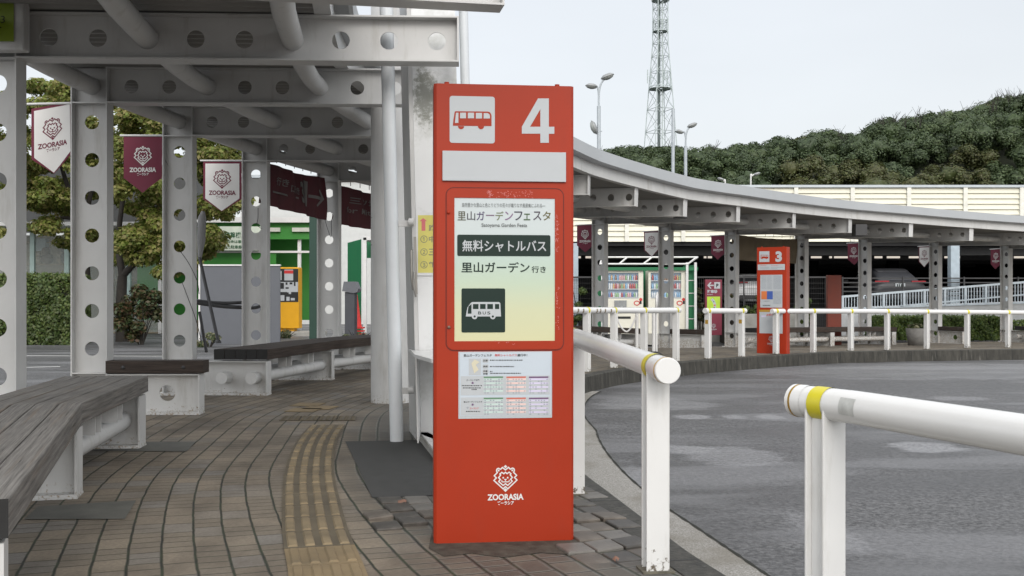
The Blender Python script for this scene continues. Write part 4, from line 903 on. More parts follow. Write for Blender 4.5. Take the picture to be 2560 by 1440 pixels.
R3(b, 160, 614, 228, 712, .0035, 2); R3(b, 228, 614, 298, 712, .0035, 3); dashes(190, 262, 733, .0035, 4, 8, 20); dashes(178, 268, 782, .0035, 4, 8, 20, 3); dashes(178, 268, 789, .0035, 4, 8, 20, 3)
b.build('poster', [SIGNW, TT['num'], TT['orange'], TT['blue'], DARK], sign3)
b = MB(); R3(b, 134, 838, 262, 862, .002, 0); b.build('notice_strip', OCHRE, sign3)
b = MB(); R3(b, 138, 866, 416, 1118, .002, 0); b.text(T3, 'お知', *q3(222, 912), *q3(276, 884), .0035, 1, .02); b.text(T3, 'らせ', *q3(282, 912), *q3(334, 884), .0035, 1, .02); R3(b, 160, 905, 215, 925, .0035, 2); b.build('white_notice', [SIGNW, TT['wred'], TT['lpurple']], sign3)
b = MB(); u, v = q3(282, 1188); zoologo(b, T3, u, v, .00017, .002, 0); b.build('emblem', SIGNW, sign3)
for x in (.07, W3-.07): p = T3 @ V((x, H3-.01, -.06)); MB().tube([p, p+V((0, 0, .03))], .012, 8).build('lifting_eye', RED, sign3)
# ------------------------------------------------------------------ behind the canopy, left: hedge, shrub, trees, shop, ticket booth
LZ = -.13
def GL(px, py): return G(px, py, LZ)
HEDGE = leafmat('hedge_leaves', [(.045, .078, .016), (.085, .145, .03), (.155, .205, .045), (.10, .115, .038)], .2)
AUT = leafmat('autumn_leaves', [(.10, .15, .020), (.23, .29, .050), (.38, .37, .12), (.34, .27, .11), (.18, .25, .04)], .45, bf=.2)
SHR = leafmat('shrub_leaves', [(.020, .040, .012), (.055, .080, .022), (.12, .055, .03), (.07, .10, .03)], .2)
LOWH = leafmat('low_hedge_leaves', [(.045, .085, .018), (.10, .17, .03), (.19, .26, .05), (.07, .10, .03)], .25)
FLW = leafmat('flower_bed_leaves', [(.03, .055, .015), (.07, .11, .03), (.30, .27, .16), (.10, .13, .05)], .2)
BARK = mat('dark_bark', (.030, .026, .022), .9, var=.35, sc=12, bump=.4, bsc=40)
TWIG = mat('twig_core', (.012, .014, .008), .95, var=.3)
def hedge_box(name, label, x0, x1, y0, y1, z0, z1, n, size, m_, cat='hedge'):
    root = thing(name, label, cat, ((x0+x1)/2, y0, z0))
    b = MB(); k = 14; fn = lambda u, v: (x0+.06+(x1-x0-.12)*u, y0+.12+.03*math.sin(17*u+9*v), z0+(z1-z0-.08)*v); b.grid(fn, k, 5)
    b.grid(lambda u, v: (x0+.06+(x1-x0-.12)*u, y0+.12+(y1-y0-.12)*v, z1-.08), k, 2)
    for xx in (x0+.06, x1-.06): b.grid(lambda u, v, xx=xx: (xx, y0+.12+(y1-y0-.12)*u, z0+(z1-z0-.08)*v), 2, 4)
    b.build('stems', TWIG, root)
    nf = int(n*.7); p = np.stack([RNG.uniform(x0, x1, nf), y0+RNG.uniform(0, .1, nf)+.06*np.sin(RNG.uniform(0, 6, nf)), RNG.uniform(z0, z1, nf)], 1); nn = np.tile([0, -1, .45], (nf, 1))
    p[:, 1] += .07*np.sin(p[:, 0]*5)*np.sin(p[:, 2]*6)+.05*np.sin(p[:, 0]*11+p[:, 2]*9)
    nt_ = n-nf; q = np.stack([RNG.uniform(x0, x1, nt_), RNG.uniform(y0, y1, nt_), z1+RNG.normal(-.03, .045, nt_)], 1); nq = np.tile([0, -.2, 1], (nt_, 1))
    sd = np.stack([np.where(RNG.random(nt_//2) < .5, x0, x1), RNG.uniform(y0, y1, nt_//2), RNG.uniform(z0, z1, nt_//2)], 1); ns_ = np.tile([1, -.2, .3], (nt_//2, 1))
    leafmesh('foliage', np.concatenate([p, q, sd]), np.concatenate([nn, nq, ns_]), size, m_, root)
hedge_box('hedge', 'clipped green hedge about chest high between the two nearest columns', -20, -10.95, 25.4, 26.6, LZ, 1.60, 42000, .042, HEDGE)
def shrub(label, px, py0, py1, d, w, n, size, m_, z0, cat='shrub', group=None, name='shrub'):
    c = P(px, 739, d); zt = CH+(HZ-py1)*d/F; root = thing(name, label, cat, (c.x, c.y, z0), group)
    b = MB(); A = []; B = []
    for k in range(9):
        a = random.uniform(0, 6.28); t = V((c.x+math.cos(a)*w*.4, c.y+math.sin(a)*w*.3, z0+(zt-z0)*random.uniform(.5, .95))); b.tube([(c.x+.05*math.cos(a), c.y, z0), (c.x+.2*w*math.cos(a), c.y, (z0+t.z)/2), t], [.016, .012, .005], 6)
    b.build('stem', BARK, root)
    k = max(5, n//170); h = zt-z0
    for _ in range(k):
        u = random.uniform(-.5, .5)*w; z = z0+h*random.uniform(.12, .93)*(1-.25*abs(u/w)); p, q = clump((c.x+u, c.y+random.uniform(-.3, .3)*w, z), max(.14, .17*min(w, h)), n//k, .8); A.append(p); B.append(q)
    leafmesh('foliage', np.concatenate(A), np.concatenate(B), size, m_, root); return root
shrub('loose dark shrub with reddish tips between the second and third columns', 352, 860, 712, 25.6, 1.25, 4200, .05, SHR, LZ)
def crown_tree(label, base, trunk, blobs, d, n, size, m_, group=None):
    b0 = P(*base, d); root = thing('autumn_tree', label, 'tree', (b0.x, b0.y, LZ), group)
    b = MB()
    for path, r0, r1 in trunk:
        pts = catmull([P(x, y, d+dd) if y < 900 else V((P(x, y, d).x, d, LZ)) for x, y, dd in path], 6); b.tube(pts, [r0+(r1-r0)*i/(len(pts)-1) for i in range(len(pts))], 10)
    b.build('trunk', BARK, root); A = []; B = []
    for x, y, r, dd in blobs:
        c = P(x, y, d+dd); p, q = clump(c, r*d/F, int(n*2.1*(r/40)**1.6), .55); A.append(p); B.append(q)
    leafmesh('crown', np.concatenate(A), np.concatenate(B), size, m_, root)
def scatter(regs, k, seed):
    r = random.Random(seed); o = []
    for x0, y0, x1, y1, c in regs:
        for _ in range(c): o.append((r.uniform(x0, x1), r.uniform(y0, y1), r.uniform(22, 42), r.uniform(-1.3, 1.3)))
    return o
crown_tree('autumn tinted tree with a forked dark trunk behind the second and third columns', (304, 950), [([(304, 950, 0), (303, 760, 0), (306, 690, 0)], .16, .12), ([(306, 690, 0), (340, 655, 0), (372, 628, .2), (430, 600, .4)], .10, .04), ([(306, 690, 0), (296, 600, .1), (310, 480, .3), (330, 360, .5)], .10, .03), ([(372, 628, .2), (385, 560, .5), (400, 500, .8)], .05, .02), ([(310, 480, .3), (380, 400, .6), (470, 360, .8)], .05, .02)],
           scatter([(292, 280, 420, 345, 15), (280, 350, 330, 520, 9), (300, 560, 420, 650, 24), (330, 430, 440, 545, 12), (480, 350, 600, 430, 18), (505, 470, 585, 545, 8), (560, 468, 612, 535, 6), (500, 545, 548, 665, 8), (430, 300, 520, 420, 8), (400, 600, 480, 690, 8), (300, 300, 420, 650, 14), (440, 330, 590, 530, 8)], 1, 3), 27.4, 210, .062, AUT)
crown_tree('autumn tinted tree between the two nearest columns, above the hedge', (215, 950), [([(215, 950, 0), (214, 700, 0), (210, 560, 0)], .15, .11), ([(210, 560, 0), (170, 545, 0), (120, 550, .2), (80, 565, .3)], .06, .025), ([(210, 560, 0), (175, 480, .2), (150, 400, .4), (130, 280, .5)], .09, .03), ([(175, 480, .2), (110, 470, .4), (60, 480, .5)], .05, .02), ([(210, 560, 0), (240, 430, .3), (270, 330, .4)], .08, .03)],
           scatter([(76, 205, 190, 270, 12), (40, 300, 250, 420, 24), (76, 440, 185, 520, 20), (190, 300, 290, 480, 16), (76, 540, 140, 590, 4), (160, 560, 260, 620, 8), (-90, 230, 60, 500, 34), (-60, 560, 40, 640, 8), (70, 240, 290, 590, 22)], 1, 5), 28.6, 210, .062, AUT)
# shop
TEAL = mat('pale_teal_frame', (.46, .60, .57), .4); GLASS = bpy.data.materials.new('window_glass'); GLASS.use_nodes = True
_t = GLASS.node_tree; _b = _t.nodes['Principled BSDF']; _b.inputs['Base Color'].default_value = (.6, .68, .66, 1); _b.inputs['Roughness'].default_value = .03; _b.inputs['Alpha'].default_value = .22
shop = thing('shop_building', 'glass fronted shop with a pale teal frame behind the hedge', 'building', (-15, 33, LZ))
GREYW = mat('dark_eave', (.060, .062, .062), .6); CREAMI = mat('shop_interior', (.30, .25, .17), .7)
b = MB(); b.box((-16.2, 35.3, 4.35), (11.6, 4.4, 1.9)); b.build('upper_wall', GREYW, shop)
b = MB(); b.box((-16.2, 32.4, 3.32), (11.8, 1.6, .12)); b.build('canopy_edge', WHITE, shop)
b = MB(); b.box((-16.2, 37.4, 1.6), (11.6, .1, 3.4)); b.box((-16.2, 35.2, LZ+.06), (11.6, 4.3, .1)); b.build('interior', CREAMI, shop)
for px in (82, 168, 322, 408, -40, -150): x = (px-1280)*33/F; b = MB(); b.box((x, 33, 1.6), (.14, .12, 3.4)); b.build('frame', TEAL, shop)
for x0, x1 in ((-40, 82), (82, 168), (168, 322), (322, 408)): b = MB(); b.box((((x0+x1)/2-1280)*33/F, 33, 1.6), ((x1-x0)*33/F-.16, .02, 3.36)); b.build('window', GLASS, shop)
shelf = thing('display_shelf', 'wooden display shelf inside the shop window', 'shelf', (-14, 34.5, LZ)); SHW = mat('pale_shelf_wood', (.35, .25, .13), .6)
for py in (700, 661, 606): z = CH+(HZ-py)*34.6/F; b = MB(); b.box((-14.0, 34.8, z), (6, .5, .04)); b.build('board', SHW, shelf)
for k in range(4): b = MB(); b.box((-16.6+1.7*k, 34.8, .9), (.04, .5, 2)); b.build('upright', SHW, shelf)
PL = [('brown', (.16, .085, .045)), ('cream', (.42, .34, .24)), ('grey', (.16, .14, .13))]
for px, r, k, lab in ((98, .16, 1, 'pale stuffed animal at the left of the shop shelf'), (118, .22, 0, 'big brown stuffed animal on the shop shelf'), (152, .15, 1, 'small cream stuffed animal on the shop shelf beside the grey one'), (168, .24, 2, 'grey stuffed animal at the right of the shop shelf')):
    x = (px-1280)*34.6/F; z = CH+(HZ-661)*34.6/F+.02; m_ = mat('plush_'+PL[k][0], PL[k][1], .95, var=.2, sc=20, bump=.3)
    t = thing('plush_toy', lab, 'stuffed toy', (x, 34.55, z), 'stuffed toys in the shop'); sph = lambda c, rr: MB().lathe([(rr*math.sin(math.pi*i/8)+.0005, -rr*math.cos(math.pi*i/8)) for i in range(9)], c, 14)
    sph((x, 34.6, z+r*.8), r*.9).build('body', m_, t); sph((x, 34.5, z+r*1.9), r*.65).build('head', m_, t)
    for s in (-1, 1): sph((x+s*r*.45, 34.5, z+r*2.4), r*.22).build('ear', m_, t)
b = MB(); b.box(((105-1280)*34.6/F, 34.6, CH+(HZ-612)*34.6/F), (.36, .3, .42)); tag(b.build('cardboard_box', mat('pale_blue_box', (.45, .55, .60), .6), bevel=.01), 'pale blue box standing above the stuffed toys in the shop', 'box')
# pale building far behind
b = MB(); x0, x1 = (600-1280)*44/F, (985-1280)*44/F; bld = thing('white_building', 'plain white walled building behind the green ticket booth', 'building', (-8, 44, LZ))
b.box(((x0+x1)/2, 46, 3.0), (x1-x0, 4, 6.3)); b.build('wall', mat('pale_wall', (.60, .61, .60), .7, var=.06), bld); b = MB(); b.box(((x0+x1)/2, 45.9, 6.2), (x1-x0+.3, 4.3, .12)); b.build('roof_edge', METAL, bld)
# green ticket machine booth
BG = mat('bright_green_panel', (.035, .215, .030), .45, var=.05); DG = mat('deep_green_panel', (.010, .145, .055), .45, var=.06)
booth = thing('ticket_booth', 'bright green booth with a white sign board for parking payment', 'booth', ((640-1280)*33/F, 33, LZ))
X = lambda px, d: (px-1280)*d/F
Z = lambda py, d: CH+(HZ-py)*d/F
def pbox(b, x0, y0, x1, y1, d, th, m=0): b.box(((X(x0, d)+X(x1, d))/2, d+th/2, (Z(y0, d)+Z(y1, d))/2), (X(x1, d)-X(x0, d), th, Z(y0, d)-Z(y1, d)), m=m); return b
pbox(MB(), 343, 560, 778, 800, 34.5, .1).build('back_wall', BG, booth)
pbox(MB(), 343, 640, 395, 800, 33.0, .06).build('side_panel', BG, booth)
pbox(MB(), 500, 556, 778, 598, 32.4, .06).build('fascia', BG, booth); pbox(MB(), 470, 543, 785, 556, 32.2, 2.4).build('roof', WHITE, booth)
for px in (399, 506, 748): pbox(MB(), px-4, 590, px+4, 834, 32.5, .09).build('post', WHITE, booth)
pbox(MB(), 500, 627, 778, 632, 32.45, .05).build('rail', WHITE, booth)
for a, c in ((648, 700), (730, 775)): pbox(MB(), a, 569, c, 579, 32.3, .08).build('lamp_housing', mat('lamp_housing_cream', (.55, .56, .50), .5), booth)
pbox(MB(), 505, 632, 690, 680, 32.5, .04).build('lower_panel', BG, booth)
sb = thing('sign_board', 'pale sign board with green letters about paying the parking fee', 'sign board', (X(580, 32), 32, Z(665, 32)))
pbox(MB(), 520, 566, 652, 626, 32.2, .05).build('board', mat('pale_green_board', (.62, .68, .58), .5), sb)
TB = frame((0, 32.19, 0), (1, 0, 0), (0, 0, 1)); b = MB()
for s, x0, y0, x1, y1 in (('事前精算機', 533, 580, 603, 595), ('駐車料金は事前精算機', 549, 600, 640, 608), ('戻った駐車券を出口', 549, 613, 632, 622)): b = MB(); TX(b, TB, s, x0, y0, x1, y1, .003, 0, .016); b.build('lettering', mat('green_lettering', (.02, .10, .04), .5), sb)
# payment machine
pm = thing('payment_machine', 'yellow parking payment machine with a black and white front', 'payment machine', (X(720, 31.5), 31.5, LZ)); YEL = mat('machine_yellow', (.72, .36, .008), .4, var=.05)
pbox(MB(), 693, 668, 747, 821, 31.5, .5).build('cabinet', YEL, pm, bevel=.015); pbox(MB(), 697, 820, 736, 840, 31.6, .4).build('pedestal', YEL, pm)
TPm = frame((0, 31.495, 0), (1, 0, 0), (0, 0, 1)); b = MB()
def RP(b, T, x0, y0, x1, y1, h=.002, m=0): b.rect(T, *onplane(T, x0, y1), *onplane(T, x1, y0), h, m)
RP(b, TPm, 697, 672, 746, 755, .002, 0); b.build('front_panel', DARK, pm)
b = MB()
for q in ((699, 677, 704, 700), (711, 674, 733, 701), (700, 705, 745, 730), (718, 708, 728, 735), (701, 738, 711, 752), (716, 742, 724, 752), (727, 745, 737, 751)): RP(b, TPm, *q, .004+.0006*q[0]/700, 0)
RP(b, TPm, 711, 676, 733, 684, .007, 2); 
for q in ((699, 707, 710, 722), (714, 706, 719, 712), (724, 706, 731, 711), (735, 705, 739, 715), (714, 718, 722, 722), (715, 731, 722, 735)): RP(b, TPm, *q, .008, 1)
b.build('instructions', [SIGNW, DARK, TT['wred']], pm)
# grey screen, dark green post, left vending shelter, bin, cone
gp = thing('grey_partition', 'plain blue grey partition with a white top edge behind the bench', 'partition', (X(595, 26), 26, LZ)); GRY = mat('blue_grey_panel', (.105, .112, .127), .5, var=.05)
pbox(MB(), 500, 664, 700, 864, 26, .06).build('panel', GRY, gp); b = MB(); pbox(b, 496, 661, 700, 664.5, 25.97, .12); b.build('top_edge', WHITE, gp); pbox(MB(), 496, 664, 500, 864, 25.97, .12).build('side_edge', WHITE, gp)
b = MB(); pbox(b, 773, 520, 796, 862, 24, .22); tag(b.build('green_post', mat('dark_green_post', (.008, .040, .026), .5), bevel=.008), 'thick dark green post between the yellow machine and the fifth column', 'post')
ve = thing('vending_shelter', 'dark green sided shelter with a white post left of the tall round column', 'shelter', (X(895, 31), 31, LZ))
b = MB(); x0 = X(858, 30); b.add([(X(858, 30), 30.8, LZ), (X(910, 31), 30.4, LZ), (X(910, 31), 30.4, Z(598, 30.4)), (X(858, 30), 30.8, Z(607, 30.8)), (X(858, 30), 30.86, LZ), (X(910, 31), 30.46, LZ), (X(910, 31), 30.46, Z(598, 30.4)), (X(858, 30), 30.86, Z(607, 30.8))], [(0, 1, 2, 3), (7, 6, 5, 4), (0, 3, 7, 4), (1, 5, 6, 2), (3, 2, 6, 7)]); b.build('side_wall', DG, ve)
pbox(MB(), 908, 594, 916, 860, 30.2, .1).build('post', WHITE, ve); pbox(MB(), 908, 590, 960, 600, 30.2, 1.5).build('roof_rail', WHITE, ve); pbox(MB(), 915, 600, 965, 645, 31.9, .05).build('back_wall', DG, ve)
vb = thing('trash_bin', 'dark grey hooded bin beside the red cone', 'bin', (X(876, 28), 28, LZ)); BIN = mat('bin_grey', (.055, .058, .068), .5); HOOD = mat('bin_hood', (.12, .125, .14), .5)
pbox(MB(), 862, 730, 886, 858, 28, .5).build('body', BIN, vb); b = MB(); b.prism([(X(856, 28), Z(728, 28)), (X(860, 28), Z(704, 28)), (X(889, 28), Z(704, 28)), (X(896, 28), Z(722, 28)), (X(894, 28), Z(730, 28)), (X(884, 28), Z(733, 28))], 0, .56); S = M(((1, 0, 0, 0), (0, 0, 1, 27.95), (0, 1, 0, 0), (0, 0, 0, 1))); b.v = [tuple(S @ V(p)) for p in b.v]; b.build('hood', HOOD, vb, recalc=True)
CONE = mat('cone_red', (.62, .035, .03), .45); tc_ = thing('traffic_cone', 'red traffic cones stacked beside the dark grey bin', 'traffic cone', (X(895, 29), 29, LZ)); cx = X(891, 29)
MB().lathe([(.16, .05), (.035, .95), (.03, 1.0), (0, 1.0)], (cx, 29, LZ+.25), 20).build('cone', CONE, tc_)
for k in range(4): b = MB(); b.box((cx, 29, LZ+.05+.09*k), (.42, .42, .04)); b.build('rim', CONE, tc_)
shrub('low flowering plants at the foot of the yellow payment machine', 716, 858, 824, 29.5, .75, 900, .035, FLW, LZ, 'flowers', name='flower_bed')
shrub('low flowering plants in front of the dark grey bin', 895, 858, 822, 26.5, .85, 1000, .035, FLW, LZ, 'flowers', name='flower_bed')
shrub('low flowering plants beside the leaning dark poles', 522, 858, 836, 24.5, .5, 600, .035, FLW, LZ, 'flowers', name='flower_bed')
b = MB(); pbox(b, 700, 830, 800, 868, 31, 1.2); tag(b.build('concrete_step', CONC, bevel=.01), 'low pale concrete step below the yellow payment machine', 'step')
# folded parasol leaning on the second bench, cables between the columns
fp = thing('folded_parasol', 'black folded parasol pole leaning against the third column', 'parasol', tuple(P(546, 857, 12.3)))
MB().tube([P(546, 857, 12.3), P(498, 640, 12.6)], .020, 10).build('pole', DMETAL, fp); MB().tube([P(499, 648, 12.6), P(503, 600, 12.6), P(505, 545, 12.6), P(508, 528, 12.6)], [.022, .05, .05, .02], 10).build('cloth', mat('grey_cloth', (.22, .22, .22), .8), fp)
MB().lathe([(.035, 0), (.035, .02), (.02, .04), (0, .04)], tuple(P(546, 858, 12.3)), 10).build('foot', DMETAL, fp)
fp2 = thing('stick', 'short black stick standing against the bench end by the third column', 'stick', tuple(P(512, 872, 11.7))); MB().tube([P(516, 880, 11.6), P(499, 780, 11.75)], .018, 8).build('shaft', DMETAL, fp2)
for k, (pts, r) in enumerate([([(488, 752), (560, 757), (612, 755)], .024), ([(488, 756), (560, 766), (630, 769), (650, 765)], .026)]):
    o = MB().tube(catmull([P(x, y, 12.4+.010*(x-488)) for x, y in pts], 6), r, 8).build('cable', DMETAL); tag(o, ('upper' if k == 0 else 'lower sagging')+' black cable running from the third to the fourth column', 'cable', 'black cables')
o = MB().tube(catmull([P(x, y, 11.25) for x, y in [(452, 630), (470, 655), (492, 700), (498, 735)]], 6), .004, 6).build('string', DMETAL); tag(o, 'thin dark string hanging from a hole of the third column', 'string', 'strings on the columns')
o = MB().tube(catmull([P(x, y, 11.25) for x, y in [(455, 705), (470, 745), (490, 800), (505, 860)]], 6), .004, 6).build('string', DMETAL); tag(o, 'long dark string running down from the third column to the bench end', 'string', 'strings on the columns')
o = MB().tube(catmull([P(x, y, 13.25) for x, y in [(645, 520), (645, 545), (643, 562), (655, 572)]], 6), .004, 6).build('string', DMETAL); tag(o, 'dark string knotted through the holes of the fourth column', 'string', 'strings on the columns')
o = MB().tube(catmull([P(x, y, 15.2) for x, y in [(812, 548), (820, 575), (828, 592), (828, 548)]], 6), .004, 6).build('string', DMETAL); tag(o, 'dark string tying the lower corner of the maroon sheet to the fifth column', 'string', 'strings on the columns')
# ------------------------------------------------------------------ behind the canopy, right: vending machines, parking sign, planting
D = 34.0; vs_ = thing('vending_shelter', 'white framed green shelter over two drink vending machines', 'shelter', (X(1620, D), D, -.35)); CREAM = mat('machine_cream', (.72, .70, .60), .4, var=.03)
pbox(MB(), 1488, 668, 1745, 676, D-.1, .05).build('fascia', DG, vs_); pbox(MB(), 1488, 676, 1503, 836, D+.1, .9).build('side_wall', DG, vs_); pbox(MB(), 1719, 663, 1737, 836, D+.1, .9).build('side_wall', DG, vs_); pbox(MB(), 1500, 676, 1720, 836, D+1.1, .05).build('back_wall', DG, vs_)
for px in (1506, 1739, 1718): pbox(MB(), px-3, 656, px+3, 840, D-.12, .07).build('post', WHITE, vs_)
b = MB()
for a, c in (((1500, 660, D-.1), (1720, 660, D-.1)), ((1500, 643, D+.9), (1744, 643, D+.9)), ((1500, 660, D-.1), (1506, 643, D+.9)), ((1720, 660, D-.1), (1744, 643, D+.9)), ((1548, 660, D-.1), (1568, 643, D+.9)), ((1608, 660, D-.1), (1630, 643, D+.9)), ((1739, 645, D-.1), (1720, 660, D-.1))): b.tube([P(*a), P(*c)], .03, 8)
b.build('roof_frame', WHITE, vs_); pbox(MB(), 1486, 836, 1748, 862, D-.3, 1.6).build('plinth', CONC, vs_)
for k in range(4): pbox(MB(), 1719, 700+32*k, 1737, 702+32*k, D+.08, .03).build('slat', WHITE, vs_)
_m = mat('display_back', (.38, .52, .68), .5); _m.node_tree.nodes['Principled BSDF'].inputs['Emission Color'].default_value = (.8, .9, 1, 1); _m.node_tree.nodes['Principled BSDF'].inputs['Emission Strength'].default_value = .12   # lit display
def vending(x0, x1, wx0, wx1, label, seed):
    r = random.Random(seed); t = thing('vending_machine', label, 'vending machine', (X((x0+x1)/2, D), D, -.2), 'drink vending machines'); T = frame((0, D-.002, 0), (1, 0, 0), (0, 0, 1))
    b = MB(); pbox(b, x0, 676, wx0, 834, D, .75); pbox(b, wx1, 676, x1, 834, D+.001, .75); pbox(b, wx0, 676, wx1, 682, D+.0005, .75); pbox(b, wx0, 746, wx1, 834, D+.0005, .75); b.build('cabinet', CREAM, t)
    pbox(MB(), wx0, 682, wx1, 746, D+.15, .02).build('window_back', mat('display_back', (.75, .80, .84), .5), t)
    for k, y in enumerate((703, 724, 745)):
        pbox(MB(), wx0, y-2.5, wx1, y, D+.01, .13).build('price_rail', SIGNW, t); b = MB(); x = wx0+3; n = 0; mats = []
        while x < wx1-2:
            m_ = r.choice(['drink_red', 'drink_blue', 'drink_blue', 'drink_green', 'drink_brown', 'drink_white', 'drink_white', 'drink_pink', 'drink_navy', 'drink_amber', 'drink_green']); c = dict(drink_red=(.40, .10, .10), drink_blue=(.25, .42, .60), drink_green=(.28, .42, .24), drink_brown=(.30, .20, .14), drink_white=(.6, .63, .65), drink_pink=(.6, .38, .38), drink_navy=(.15, .22, .40), drink_amber=(.55, .36, .18))[m_]
            if m_ not in mats: mats.append(m_)
            mat(m_, c, .3); cx_ = X(x+2.2, D); h = .185 if k < 2 else .16; b.lathe([(.030, 0), (.030, h*.74), (.012, h*.88), (.012, h), (0, h)], (cx_, D+.06, Z(y-2.5, D)), 8, mats.index(m_)); x += 5.2
        b.build('drinks', [MATS[q] for q in mats], t)
    w = wx1-wx0; pbox(MB(), wx0+w*.22, 751, wx0+w*.62, 769, D-.03, .03).build('coin_window', mat('silver_plate', (.35, .37, .38), .25, .7), t)
    b = MB(); RP(b, T, wx0+w*.3, 791, wx0+w*.75, 797, .004, 0); b.build('delivery_flap', DARK, t)
    b = MB(); cx_, cy_ = onplane(T, wx1-4, 754); b.stroke(T, [(cx_+.09*math.cos(a), cy_-.05+.07*math.sin(a)) for a in [k*.63 for k in range(10)]], .03, .004, 0, closed=True); b.disc(T, cx_+.13, cy_+.07, .055, .004, 0); b.build('red_mark', TT['wred'], t)
    b = MB(); RP(b, T, x1-9, 752, x1-4, 760, .004, 0); b.build('coin_slot', DARK, t)
vending(1509, 1608, 1519, 1596, 'larger cream drink vending machine on the left of the green shelter', 1); vending(1621, 1716, 1627, 1703, 'cream drink vending machine on the right of the green shelter', 2)
ps = thing('parking_sign', 'maroon parking sign with a white arrow and a lime panel', 'sign', (X(1784, D), D, -.2)); MSIGN = mat('maroon_sign_paint', (.19, .022, .045), .45)
pbox(MB(), 1763, 699, 1805, 838, D, .16).build('body', MSIGN, ps, bevel=.012); T = frame((0, D-.003, 0), (1, 0, 0), (0, 0, 1)); b = MB(); o_ = lambda x, y: onplane(T, 1740+x/8, 680+y/8)
b.poly(T, [o_(*p) for p in [(224, 268), (285, 200), (305, 205), (305, 218), (272, 255), (355, 255), (355, 280), (272, 280), (305, 318), (305, 332), (285, 334)]][::-1], .004); b.rect(T, *o_(365, 332), *o_(482, 203), .004)
TX(b, T, '駐車場', 1740+224/8, 680+355/8, 1740+425/8, 680+425/8, .004, 0, .05); TX(b, T, 'Parking', 1740+224/8, 680+437/8, 1740+335/8, 680+466/8, .004, 0, .02); u, v = o_(352, 1078); zoologo(b, T, u, v, .00021, .004, 0); b.build('lettering', SIGNW, ps)
b = MB(); b.text(T, 'P', *o_(402, 308), *o_(450, 232), .006, 0, .05); b.build('letter', DARK, ps)
b = MB(); b.rect(T, *o_(222, 760), *o_(480, 492), .004); b.build('lime_panel', mat('lime_print', (.42, .62, .05), .5), ps)
b = MB(); b.stroke(T, [o_(*p) for p in [(310, 540), (350, 580), (375, 650), (375, 740)]], .085, .006, 0); b.build('path_drawing', SIGNW, ps); b = MB(); b.disc(T, *o_(355, 595), .022, .008, 0); b.disc(T, *o_(372, 665), .03, .008, 1); b.disc(T, *o_(362, 710), .022, .008, 0); b.build('map_spots', [TT['green'], TT['orange']], ps)
for k, (px, y1, d, w, lab) in enumerate([(1455, 716, 36, .75, 'green bush left of the vending shelter'), (1752, 712, 36, .45, 'narrow bush between the vending shelter and the maroon parking sign'), (1822, 730, 36.2, .5, 'bush right of the maroon parking sign'), (1878, 722, 36, .7, 'round bush in the concrete planter in front of the white car'), (2012, 738, 34, .5, 'tall grassy plant beside the rust red slab')]):
    shrub(lab, px, 860, y1, d, w, 2000, .05, SHR if k in (1, 2) else HEDGE, -.3, 'bush', name='bush')
pl = thing('concrete_planter', 'long pale concrete planter wall left of the number 3 sign', 'planter', (X(1890, 33), 33, -.35)); pbox(MB(), 1846, 785, 1990, 866, 33, .14).build('front_wall', CONC, pl, bevel=.01); pbox(MB(), 1846, 788, 1990, 866, 33.14, 3).build('soil', mat('soil', (.04, .03, .022), .95), pl)
pl = thing('concrete_planter', 'shadowed concrete planter wall behind the maroon parking sign', 'planter', (X(1790, 37), 37, -.35)); pbox(MB(), 1745, 790, 1842, 868, 36.8, .14).build('front_wall', CONC, pl, bevel=.01); pbox(MB(), 1745, 793, 1842, 868, 36.94, .7).build('soil', MATS['soil'], pl)
b = MB(); pbox(b, 2069, 688, 2104, 864, 28.4, .15); sl_ = thing('blank_slab_sign', 'rust red blank back of a slab sign right of the number 3 sign', 'sign', (X(2086, 28.4), 28.4, -.27)); b.build('slab', mat('rust_red_paint', (.20, .032, .014), .55), sl_, bevel=.01)
rp = thing('round_planter', 'round grey concrete flower pot beside a bench', 'planter', (X(2288, 28), 28, -.26)); cx = X(2290, 28); MB().lathe([(0, 0), (.21, 0), (.27, .47), (.245, .47), (.235, .42), (0, .42)], (cx, 28, -.26), 28).build('pot', POTC, rp)
p, q = clump((cx, 28, .24), .22, 260, .5); leafmesh('plant', p, q, .05, FLW, rp)
hedge_box('hedge', 'low bright green hedge under the ramp railing on the right', X(2186, 33), X(2508, 33), 33, 33.9, -.34, Z(793, 33), 14000, .04, LOWH)
hb = thing('hedge', 'small bright hedge at the right edge behind the last column', 'hedge'); p = np.stack([RNG.uniform(X(2540, 33), X(2700, 33), 2500), RNG.uniform(33, 33.8, 2500), RNG.uniform(-.34, .3, 2500)], 1); leafmesh('foliage', p, np.tile([0, -.6, .7], (2500, 1)), .05, LOWH, hb)
# chain posts and a round sign seen edge-on
for k, (px, base, d) in enumerate(((1592, 873, 19.4), (1634, 878, 19.1))):
    t = thing('chain_post', 'white chain post '+('left of' if k == 0 else 'below')+' the round edge-on sign', 'post', (X(px, d), d, 0), 'white chain posts'); b = MB(); b.tube([(X(px, d), d, .0), (X(px, d), d, .78)], .032, 14); b.build('pole', WHITE, t); MB().lathe([(.16, 0), (.13, .035), (.04, .06), (0, .06)], (X(px, d), d, .003), 18).build('base', DMETAL, t)
d = 19.2; t = thing('round_sign', 'white round sign on a thin white pole, seen almost edge-on', 'sign', (X(1642, d), d, 0)); MB().tube([(X(1641, d), d, 0), (X(1641, d), d, 1.05)], .022, 12).build('pole', WHITE, t)
T = frame((X(1643, d), d-.03, Z(755, d)), (.28, .96, 0), (0, 0, 1)); MB().lathe([(0, -.006), (.19, -.006), (.19, .006), (0, .006)], n=30, T=T).build('disc', WHITE, t)
